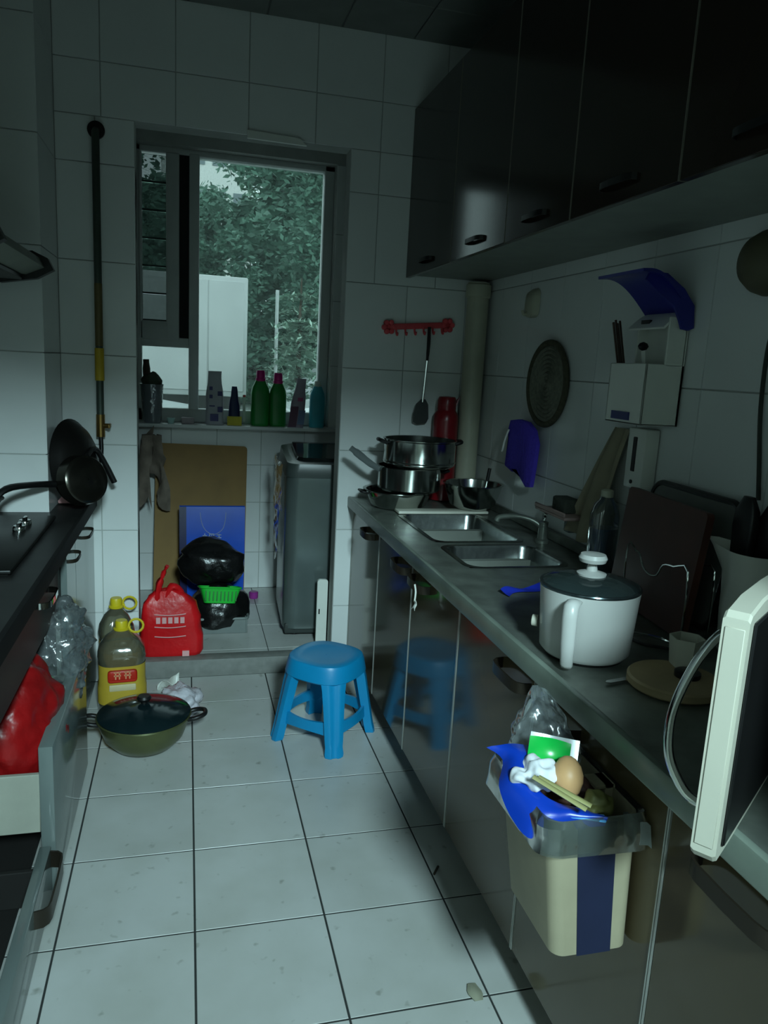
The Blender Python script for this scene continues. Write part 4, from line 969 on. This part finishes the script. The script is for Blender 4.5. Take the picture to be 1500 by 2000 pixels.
simple('lip', lambda q: bx(q, -.052, -.044, -.11, .11, .01, .026, .003, 1), mat('dull_pink_plastic', (150, 128, 122), .5), ss)
simple('bracket', lambda q: bx(q, .02, .05, -.02, .02, -.06, .002, .004, 1), GREYP, ss)
tag(simple('sponge', lambda q: bx(q, -.03, .03, -.045, .045, 0, .05, .008, 2), mat('dark_sponge', (60, 66, 58), .95, bump=.6), loc=(1.245, 2.29, .968)), 'dark kitchen sponge on the pink soap shelf', 'sponge')
dbt = thing('detergent_bottle', 'clear bottle half full of blue detergent by the chopping boards', 'bottle', (1.20, 1.965, .8345))
b = bmesh.new(); RR = [[Vector((u, v, z)) for u, v in rrect(.085*k, .07*k, .03*k, 5)] for z, k in ((0, .92), (.01, 1), (.19, 1), (.22, .8), (.235, .5), (.245, .42))]
loft(b, RR); finish('bottle', b, clear('pale_bottle', (150, 160, 150), gloss=.06, body=.18, bump=0), dbt)
b = bmesh.new(); RR = [[Vector((u, v, z)) for u, v in rrect(.078*k, .063*k, .027*k, 5)] for z, k in ((.004, .92), (.012, 1), (.15, 1))]
loft(b, RR); finish('liquid', b, mat('blue_detergent', (60, 92, 150), .2), dbt)
simple('cap', lambda q: lathe(q, [(.018, .243), (.018, .262), (.012, .266)], 16), PVCC, dbt)
# chopping boards and wire rack
BRD = mat('dark_red_wood', (76, 42, 32), .55, var=.2, scale=10)
cbd = thing('chopping_board', 'dark red-brown wooden chopping board in the wire rack', 'chopping board', (1.125, 1.615, .8375))
b = bmesh.new(); prism(b, [(u, v+.15) for u, v in rrect(.38, .30, .012, 3)], lambda u, v, t: (t, u, v), -.009, .009); finish('board', b, BRD, cbd)
cbd.rotation_euler = (0, math.radians(6), math.radians(-6))
tr_ = thing('rimmed_tray', 'grey tray with a thick black rim standing behind the chopping board', 'tray', (1.215, 1.655, .8375))
b = bmesh.new(); prism(b, [(u, v+.158) for u, v in rrect(.375, .306, .035, 5)], lambda u, v, t: (t, u, v), -.003, .003); finish('panel', b, mat('grey_tray', (98, 102, 96), .5), tr_)
b = bmesh.new(); tube(b, [(0, u, v+.158) for u, v in rrect(.378, .31, .04, 6)], .0085, 8, closed=True); finish('rim', b, BLACKP, tr_)
tr_.rotation_euler = (0, math.radians(9), math.radians(-3))
wr_ = thing('wire_rack', 'thin chrome wire rack in front of the chopping board', 'rack', (1.098, 1.55, .8375))
for dx in (0, .07):
    b = bmesh.new(); tube(b, [(dx, .122, .003), (dx, .124, .166), (dx, .085, .160), (dx, .068, .157), (dx, .05, .130), (dx, .02, .118), (dx, -.01, .125), (dx, -.03, .155), (dx, -.07, .162), (dx, -.122, .163), (dx, -.126, .003)], .0024, 6, 3); finish('wire_frame', b, CHROME, wr_)
for yy in (.122, -.126):
    b = bmesh.new(); tube(b, [(0, yy, .003), (.07, yy, .003)], .0024, 6); finish('cross_wire', b, CHROME, wr_)
# pitcher with black utensils
pi_ = thing('white_pitcher', 'white ceramic pitcher with a pointed spout at the right edge of the photo', 'pitcher', (1.195, 1.335, .8345))
b = bmesh.new(); RR = []
for z, r in ((0, .05), (.01, .056), (.10, .062), (.18, .055), (.225, .06), (.235, .063), (.23, .058), (.18, .05), (.10, .056), (.012, .05)):
    ring = []
    for k in range(32):
        a = 2*PI*k/32; e = max(0, math.cos(a-PI*.62))**10*.05*max(0, (z-.15)/.085)
        ring.append(Vector(((r+e)*math.cos(a), (r+e)*math.sin(a), z+e*.25)))
    RR.append(ring)
loft(b, RR); finish('body', b, mat('white_ceramic', (208, 208, 198), .3), pi_)
b = bmesh.new(); tube(b, [(.035, -.045, .2), (.075, -.075, .2), (.085, -.085, .13), (.045, -.045, .06)], .008, 8, 4); finish('handle', b, mat('white_ceramic', (208, 208, 198), .3), pi_)
for k, (dx, dy, h, lab) in enumerate(((-.012, .03, .335, 'black rounded silicone spatula standing in the pitcher, left one'), (.01, -.02, .325, 'black rounded silicone spatula standing in the pitcher, right one'))):
    t = thing('silicone_spatula', lab, 'spatula', (1.195+dx, 1.335+dy, .85), 0, 'black spatulas in the pitcher')
    b = bmesh.new(); tube(b, [(0, 0, .003), (0, .004, .18)], .006, 8, 2); finish('stem', b, BLACKP, t)
    b = bmesh.new(); loft(b, [[Vector((u, v+.004, z)) for u, v in rrect(.022*kk+.004, .06*kk+.004, .008, 3)] for z, kk in ((.17, .3), (.20, .9), (.27, 1), (h-.03, .9), (h, .45))]); finish('head', b, BLACKP, t)
wlm = thing('wall_lamp', 'dark round dome fixture high on the right wall at the photo edge', 'lamp', (1.298, 1.535, 1.70))
simple('dome', lambda q: lathe(q, [(.072, 0), (.075, .006), (.07, .03), (.055, .055), (.03, .068), (.002, .072)], 32, axis='x', mtx=Matrix.Rotation(PI, 3, 'Z')), mat('olive_dome', (84, 82, 62), .6), wlm)
b = bmesh.new(); tube(b, [(-.008, -.015, -.055), (-.008, -.04, -.13), (-.008, -.03, -.2), (-.008, -.035, -.33), (-.008, -.06, -.48), (-.008, -.07, -.54)], .005, 8, 5); finish('cord', b, mat('dark_cord', (50, 54, 48), .6), wlm)

# ------------------------------------------------------------------ things on the right worktop
ep = thing('electric_pot', 'white electric cooking pot with a glass lid on the worktop', 'electric pot', (.832, 1.39, .8345))
PW = mat('pot_white', (190, 190, 186), .3, var=.02)
simple('body', lambda q: lathe(q, [(.06, .004), (.086, .006), (.095, .016), (.103, .13), (.105, .150), (.101, .152), (.098, .145), (.09, .02), (.002, .012)], 48, cap1=False), PW, ep)
simple('base', lambda q: lathe(q, [(.07, 0), (.082, 0), (.086, .006), (.06, .008)], 40), BLACKP, ep)
l_ = simple('lid', lambda q: lathe(q, [(.101, .153), (.1, .158), (.085, .166), (.055, .173), (.02, .177), (.002, .178)], 48, cap0=False), mat('smoked_glass', (40, 50, 50), .07), ep)
simple('rim', lambda q: tube(q, [(.103*math.cos(k*PI/24), .103*math.sin(k*PI/24), .1545) for k in range(48)], .0038, 8, closed=True), mat('dark_rim', (70, 80, 82), .2, metal=.8), l_)
simple('knob', lambda q: lathe(q, [(.03, .175), (.031, .18), (.012, .186), (.009, .20), (.027, .205), (.030, .213), (.026, .221), (.003, .223)], 28), PW, l_)
hd_ = Vector((-.70, -.714, 0)); pr = Vector((-hd_.y, hd_.x, 0))
b = bmesh.new(); RR = []
for (rad, z, hw, th) in ((.094, .142, .014, .006), (.118, .144, .015, .010), (.134, .136, .016, .012), (.138, .115, .016, .011), (.134, .06, .015, .010), (.128, .015, .013, .009), (.126, .008, .011, .007)):
    c = hd_*rad+Vector((0, 0, z))
    RR.append([c+pr*(hw*math.cos(a))+hd_*(th*math.sin(a))+Vector((0, 0, (th*.9*math.sin(a) if z > .13 else 0))) for a in [k*2*PI/12 for k in range(12)]])
loft(b, RR); finish('handle', b, PW, ep, angle=70)
simple('dial', lambda q: lathe(q, [(.013, 0), (.013, .012), (.010, .014)], 16, (-.082, .062, .055), mtx=Vector((-.8, .6, 0)).to_track_quat('Z', 'Y').to_matrix()), CREAM, ep)
b = bmesh.new(); tube(b, [(.09, .03, .03), (.12, .04, .02), (.16, .02, .006), (.20, -.01, .005), (.23, -.05, .005)], .0035, 8, 5); finish('power_cord', b, BLACKP, ep)
tag(simple('round_board', lambda q: lathe(q, [(.086, 0), (.09, .004), (.09, .016), (.086, .02)], 48), mat('pale_wood', (158, 138, 104), .6, var=.15, scale=14), loc=(.928, 1.205, .8345)), 'round pale wooden board on the worktop, right of the electric pot', 'board')
hc = thing('faceted_cup', 'small white six-sided cup on the round wooden board', 'cup', (.985, 1.255, .855))
b = bmesh.new(); loft(b, [[Vector((r*math.cos(k*PI/3+.3), r*math.sin(k*PI/3+.3), z)) for k in range(6)] for r, z in ((.030, 0), (.036, .06), (.033, .06), (.028, .006))]); finish('body', b, mat('cup_white', (190, 188, 172), .4), hc, smooth=False)
tag(simple('jar_lid', lambda q: lathe(q, [(.024, 0), (.025, .002), (.025, .010), (.022, .012)], 24), BLACKP, loc=(.952, 1.20, .855)), 'small black jar lid in front of the faceted cup', 'lid')
kn = thing('table_knife', 'small steel knife lying in front of the electric pot', 'knife', (.80, 1.232, .8375), math.radians(14))
simple('blade', lambda q: prism(q, [(0, -.006), (.055, -.009), (.06, .004), (0, .006), (-.008, 0)], lambda u, v, t: (u, v, t), 0, .002), CHROME, kn)
simple('handle', lambda q: bx(q, .055, .10, -.006, .006, -.001, .005, .002, 1), CHROME, kn)
b = bmesh.new(); tube(b, [(0, 0, .006), (.05, -.07, .012), (.075, -.10, .008), (.078, -.115, .004)], .0038, 8, 4); 
tl = thing('serving_fork', 'thin chrome serving fork behind the electric pot', 'fork', (.985, 1.50, .8355)); finish('stem', b, CHROME, tl)
for k in (-1, 0, 1):
    b = bmesh.new(); tube(b, [(0, 0, .006), (-.012+.006*k, .018+.004*k, .008), (-.022+.008*k, .04+.005*k, .006)], .002, 6, 3); finish('tine', b, CHROME, tl)
b = bmesh.new(); sheet(b, lambda u, v: Vector((.17*(u-.5), .035*(v-.5)*(1-.4*math.sin(u*PI))+.012*math.sin(u*7), .003+.012*abs(math.sin(u*5+v))*v)), 16, 6, .0015)
ob = tag(finish('blue_wrapper', b, mat('blue_film', (30, 50, 180), .3), loc=(.905, 1.835, .836)), 'blue plastic wrapper on the worktop behind the electric pot', 'wrapper'); ob.rotation_euler = (0, 0, .4)
b = bmesh.new(); tube(b, [(0, .01, .03), (.002, .002, .008), (0, 0, -.02)], .003, 6, 3); sheet(b, lambda u, v: Vector((.004*math.sin(v*5), -.016+.032*u*(.5+.5*v)+.01*(1-v), -.02-.028*v+.006*math.sin(u*4))), 6, 6, .001)
b2 = tag(finish('plastic_tie', b, WHITEP, loc=(.69, 2.165, .728)), 'white plastic tie knotted on a dark cabinet handle', 'tie')
# microwave with its door open towards the viewer
mw = thing('microwave', 'microwave at the right edge, cream door swung open with a chrome handle', 'microwave', (.869, .913, .8365))
MWD = mat('microwave_dark', (24, 24, 24), .3)
def mbody(q):
    bx(q, 0, .40, -.47, 0, .012, .026); bx(q, 0, .40, -.47, 0, .305, .325); bx(q, 0, .40, -.014, 0, .012, .325); bx(q, 0, .40, -.47, -.36, .012, .325); bx(q, .385, .40, -.47, 0, .012, .325)
simple('casing', mbody, MWD, mw, smooth=False)
for sx in (.05, .35):
    for sy in (-.42, -.05): simple('foot', lambda q: lathe(q, [(.014, 0), (.016, .014)], 12, (sx, sy, 0)), BLACKP, mw)
dO = bpy.data.objects.new('door', None)
# local frame of the door: +x from free edge to hinge, thickness along y (outer face +y)
ang = math.atan2(.6, .8)
b = bmesh.new()
def dl(u, v, t): return (u, t, v)
L_ = .33
RR = []
for xx, zt, zb in ((0, .318, .022), (.008, .325, .012), (.06, .332, .010), (.16, .332, .010), (L_, .325, .012)):
    RR.append([Vector((xx, -.030, zb)), Vector((xx, -.030, zt)), Vector((xx, -.027, zt+.003)), Vector((xx, -.003, zt+.003)), Vector((xx, 0, zt)), Vector((xx, 0, zb)), Vector((xx, -.004, zb-.003)), Vector((xx, -.026, zb-.003))])
loft(b, RR)
M_ = Matrix.Translation(Vector((-.264, -.198, 0))) @ Matrix.Rotation(ang, 4, 'Z')
bmesh.ops.transform(b, matrix=M_, verts=b.verts)
mdoor = finish('door', b, CREAM, mw, angle=25)
b = bmesh.new(); bx(b, .018, L_-.02, -.034, -.029, .025, .315, .003, 1); bmesh.ops.transform(b, matrix=M_, verts=b.verts); finish('inner_panel', b, MWD, mdoor)
b = bmesh.new(); bx(b, .045, L_-.02, -.001, .004, .03, .31, .002, 1); bmesh.ops.transform(b, matrix=M_, verts=b.verts); finish('outer_glass', b, mat('black_glass', (14, 15, 14), .12), mdoor)
b = bmesh.new(); bx(b, -.002, .0, -.026, -.004, .03, .31, .0006, 1); bmesh.ops.transform(b, matrix=M_, verts=b.verts); finish('edge_trim', b, CREAM, mdoor)
b = bmesh.new(); tube(b, [(.03, .0, .295), (.03, .010, .285), (.028, .030, .245), (.024, .046, .19), (.022, .049, .15), (.024, .043, .11), (.028, .022, .075), (.03, .0, .065)], .0085, 10, 5, flat=(1.0, .7)); bmesh.ops.transform(b, matrix=M_, verts=b.verts); finish('handle', b, CHROME, mdoor)

# ------------------------------------------------------------------ hanging bin and its contents
bn_ = thing('hanging_bin', 'beige waste bin with a navy stripe hanging on the cabinet door', 'bin', (.65, 1.085, .472))
BEI = mat('beige_plastic', (154, 146, 122), .5)
NVY = mat('navy_plastic', (30, 36, 60), .45)
def bring(z, x0, x1, y0, y1, r=.022):
    return [Vector(((x0+x1)/2-.65+u, (y0+y1)/2-1.085+v, z)) for u, v in rrect(x1-x0, y1-y0, r, 6)]
b = bmesh.new()
loft(b, [bring(0, .600, .722, .984, 1.15), bring(.006, .588, .728, .972, 1.162), bring(.245, .563, .729, .984, 1.195), bring(.245, .567, .725, .988, 1.191), bring(.01, .592, .724, .976, 1.158)])
finish('bucket', b, BEI, bn_)
b = bmesh.new()
def strp(u, v):
    z = .004+.236*v; y = .972-1.085+.0118*v-.0015
    x0 = .630-.65-.017*v; x1 = .692-.65-.008*v
    return Vector((x0+(x1-x0)*u, y, z))
sheet(b, strp, 4, 8, .0025); finish('stripe', b, NVY, bn_)
simple('hanger', lambda q: (bx(q, .06, .078, -.02, .02, .17, .252), bx(q, .04, .075, -.02, .02, .246, .252)), BEI, bn_)
LINER = clear('bin_liner_film', (120, 132, 128), gloss=.05, rough=.25, body=.22, bump=.3, bscale=16)
b = bmesh.new()
base = rrect(.172, .216, .03, 8); NB = len(base)
RR = []
for k, (z, g) in enumerate(((.19, .004), (.23, .004), (.25, .002), (.258, .010), (.245, .016), (.218, .018), (.198, .020))):
    ring = []
    for i, (u, v) in enumerate(base):
        n = nz((u*12, v*12, z*5), 1.5, k)*.006*(k > 2)
        f = 1+g/.09
        ring.append(Vector((min(u*f+n-.003, .0785), v*f+n+.005, z+(nz((u*14, v*14, 0), 1, 8)*.014 if k > 3 else 0))))
    RR.append(ring)
loft(b, RR, cap0=False, cap1=False); finish('liner', b, LINER, bn_)
b = bmesh.new()
def corner(u, v): return Vector((.045+.034*u, -.10-.028*u-.01*v, .253-.012*u-.035*v+.004*math.sin(u*9)))
sheet(b, corner, 8, 6, .0006); finish('liner_corner', b, LINER, bn_)
# filling inside the bin so the contents rest on something
blob('bin_rubbish', 'dark rubbish filling the hanging bin under the egg', 'rubbish', mat('dark_rubbish', (74, 48, 40), .7, var=.5, scale=30, bump=.5), (.65, 1.085, .65), (.07, .085, .08), 21, .02, 30, flat=.9)
# clear film standing up behind
b = bmesh.new()
def film2(u, v):
    a = PI*(.02+.96*u); sh = 1-.72*v**1.7
    n = nz((u*5, v*4, 0), 1.6, 3)*.018+nz((u*14, v*9, 1), 1, 5)*.006
    return Vector((.625-(.075+n)*math.cos(a)*sh-.006*v, 1.135+(.055+n)*math.sin(a)*(1-.3*v)+.01*v, .715+.150*v*(1-.20*abs(u-.48)**1.2)))
sheet(b, film2, 36, 24)
tag(finish('clear_bag', b, POLY), 'crumpled clear plastic bag standing up out of the hanging bin', 'bag')
# blue packet
BPK = mat('blue_packet_film', (12, 56, 168), .3, var=.1)
outer = smoothpts([(.517, 1.150, .765), (.540, 1.128, .752), (.518, 1.088, .728), (.522, 1.045, .70), (.538, 1.004, .682), (.570, .995, .690), (.605, .986, .700), (.655, .972, .712)], 4)
inner = smoothpts([(.600, 1.150, .762), (.585, 1.120, .766), (.572, 1.085, .758), (.568, 1.055, .748), (.575, 1.03, .738), (.592, 1.015, .735), (.62, .998, .732), (.665, .98, .722)], 4)
b = bmesh.new()
def pk_(u, v):
    i = min(int(u*(len(outer)-1)+.5), len(outer)-1)
    p = outer[i].lerp(inner[i], v)
    return p+Vector((-.004, -.008, .012))*math.sin(v*PI)+Vector((0, 0, .003*nz(p, 40, 2)))
sheet(b, pk_, len(outer), 10, .0016)
tag(finish('blue_packet', b, BPK), 'torn open blue snack packet draped over the bin rim', 'packet')
# egg
b = bmesh.new(); lathe(b, [(.001, -.034), (.010, -.032), (.019, -.024), (.0255, -.008), (.026, .004), (.022, .018), (.014, .029), (.006, .0335), (.001, .034)], 28, cap0=False, cap1=False)
eg = tag(finish('egg', b, mat('brown_eggshell', (206, 160, 112), .45, var=.06), loc=(.622, 1.045, .760)), 'brown egg on top of the rubbish in the bin', 'egg'); eg.rotation_euler = (math.radians(-25), math.radians(8), 0)
# green sachet
b = bmesh.new()
def gs_(u, v): return Vector(((u-.5)*.072, -.009*math.sin(u*PI)*math.sin(v*PI), (v-.5)*.052+.006*math.sin(u*PI)*(v-.5)))
sheet(b, gs_, 12, 10, .0012); gm_ = thing('green_sachet', 'glossy green sachet behind the egg in the bin', 'sachet', (.612, 1.098, .772)); finish('front', b, mat('glossy_green', (20, 176, 70), .25), gm_)
b = bmesh.new(); sheet(b, lambda u, v: Vector(((u-.5)*.085+.008, .010+.004*math.sin(u*5), (v-.5)*.06+.004)), 8, 6, .001); finish('silver_back', b, mat('silver_foil', (200, 204, 206), .25, metal=.6), gm_)
gm_.rotation_euler = (math.radians(-28), math.radians(5), math.radians(-24))
blob('crumpled_tissue', 'crumpled white tissue between blue packet and egg', 'tissue', mat('white_tissue', (214, 216, 220), .9), (.578, 1.068, .757), (.042, .036, .02), 31, .016, 34, flat=.8, sub=5)
for k, (a0, a1) in enumerate((((.548, 1.026, .778), (.612, .962, .752)), ((.560, 1.030, .774), (.625, .970, .752)))):
    b = bmesh.new(); tube(b, [a0, a1], .0062, 8, flat=(1, .45))
    tag(finish('bamboo_stick', b, mat('dry_bamboo', (150, 146, 96), .6)), ('front' if k == 0 else 'rear')+' flat dry bamboo stick lying across the bin in front of the egg', 'stick', 'bamboo sticks in the bin')
b = bmesh.new(); bx(b, -.03, .03, -.010, .010, 0, .004, .0015, 1)
wp_ = thing('snack_wrapper', 'light blue and orange wrapper at the front rim of the bin', 'wrapper', (.628, .985, .722), -.4); finish('film', b, mat('sky_film', (90, 160, 214), .3), wp_)
simple('orange_print', lambda q: bx(q, -.018, .02, -.006, .006, .0035, .005), mat('orange_print', (226, 130, 60), .4), wp_)
blob('vegetable_scrap', 'dull olive vegetable scrap at the right of the bin', 'scrap', mat('olive_scrap', (92, 92, 48), .6), (.655, 1.005, .731), (.032, .02, .016), 33, .012, 40, flat=.9)
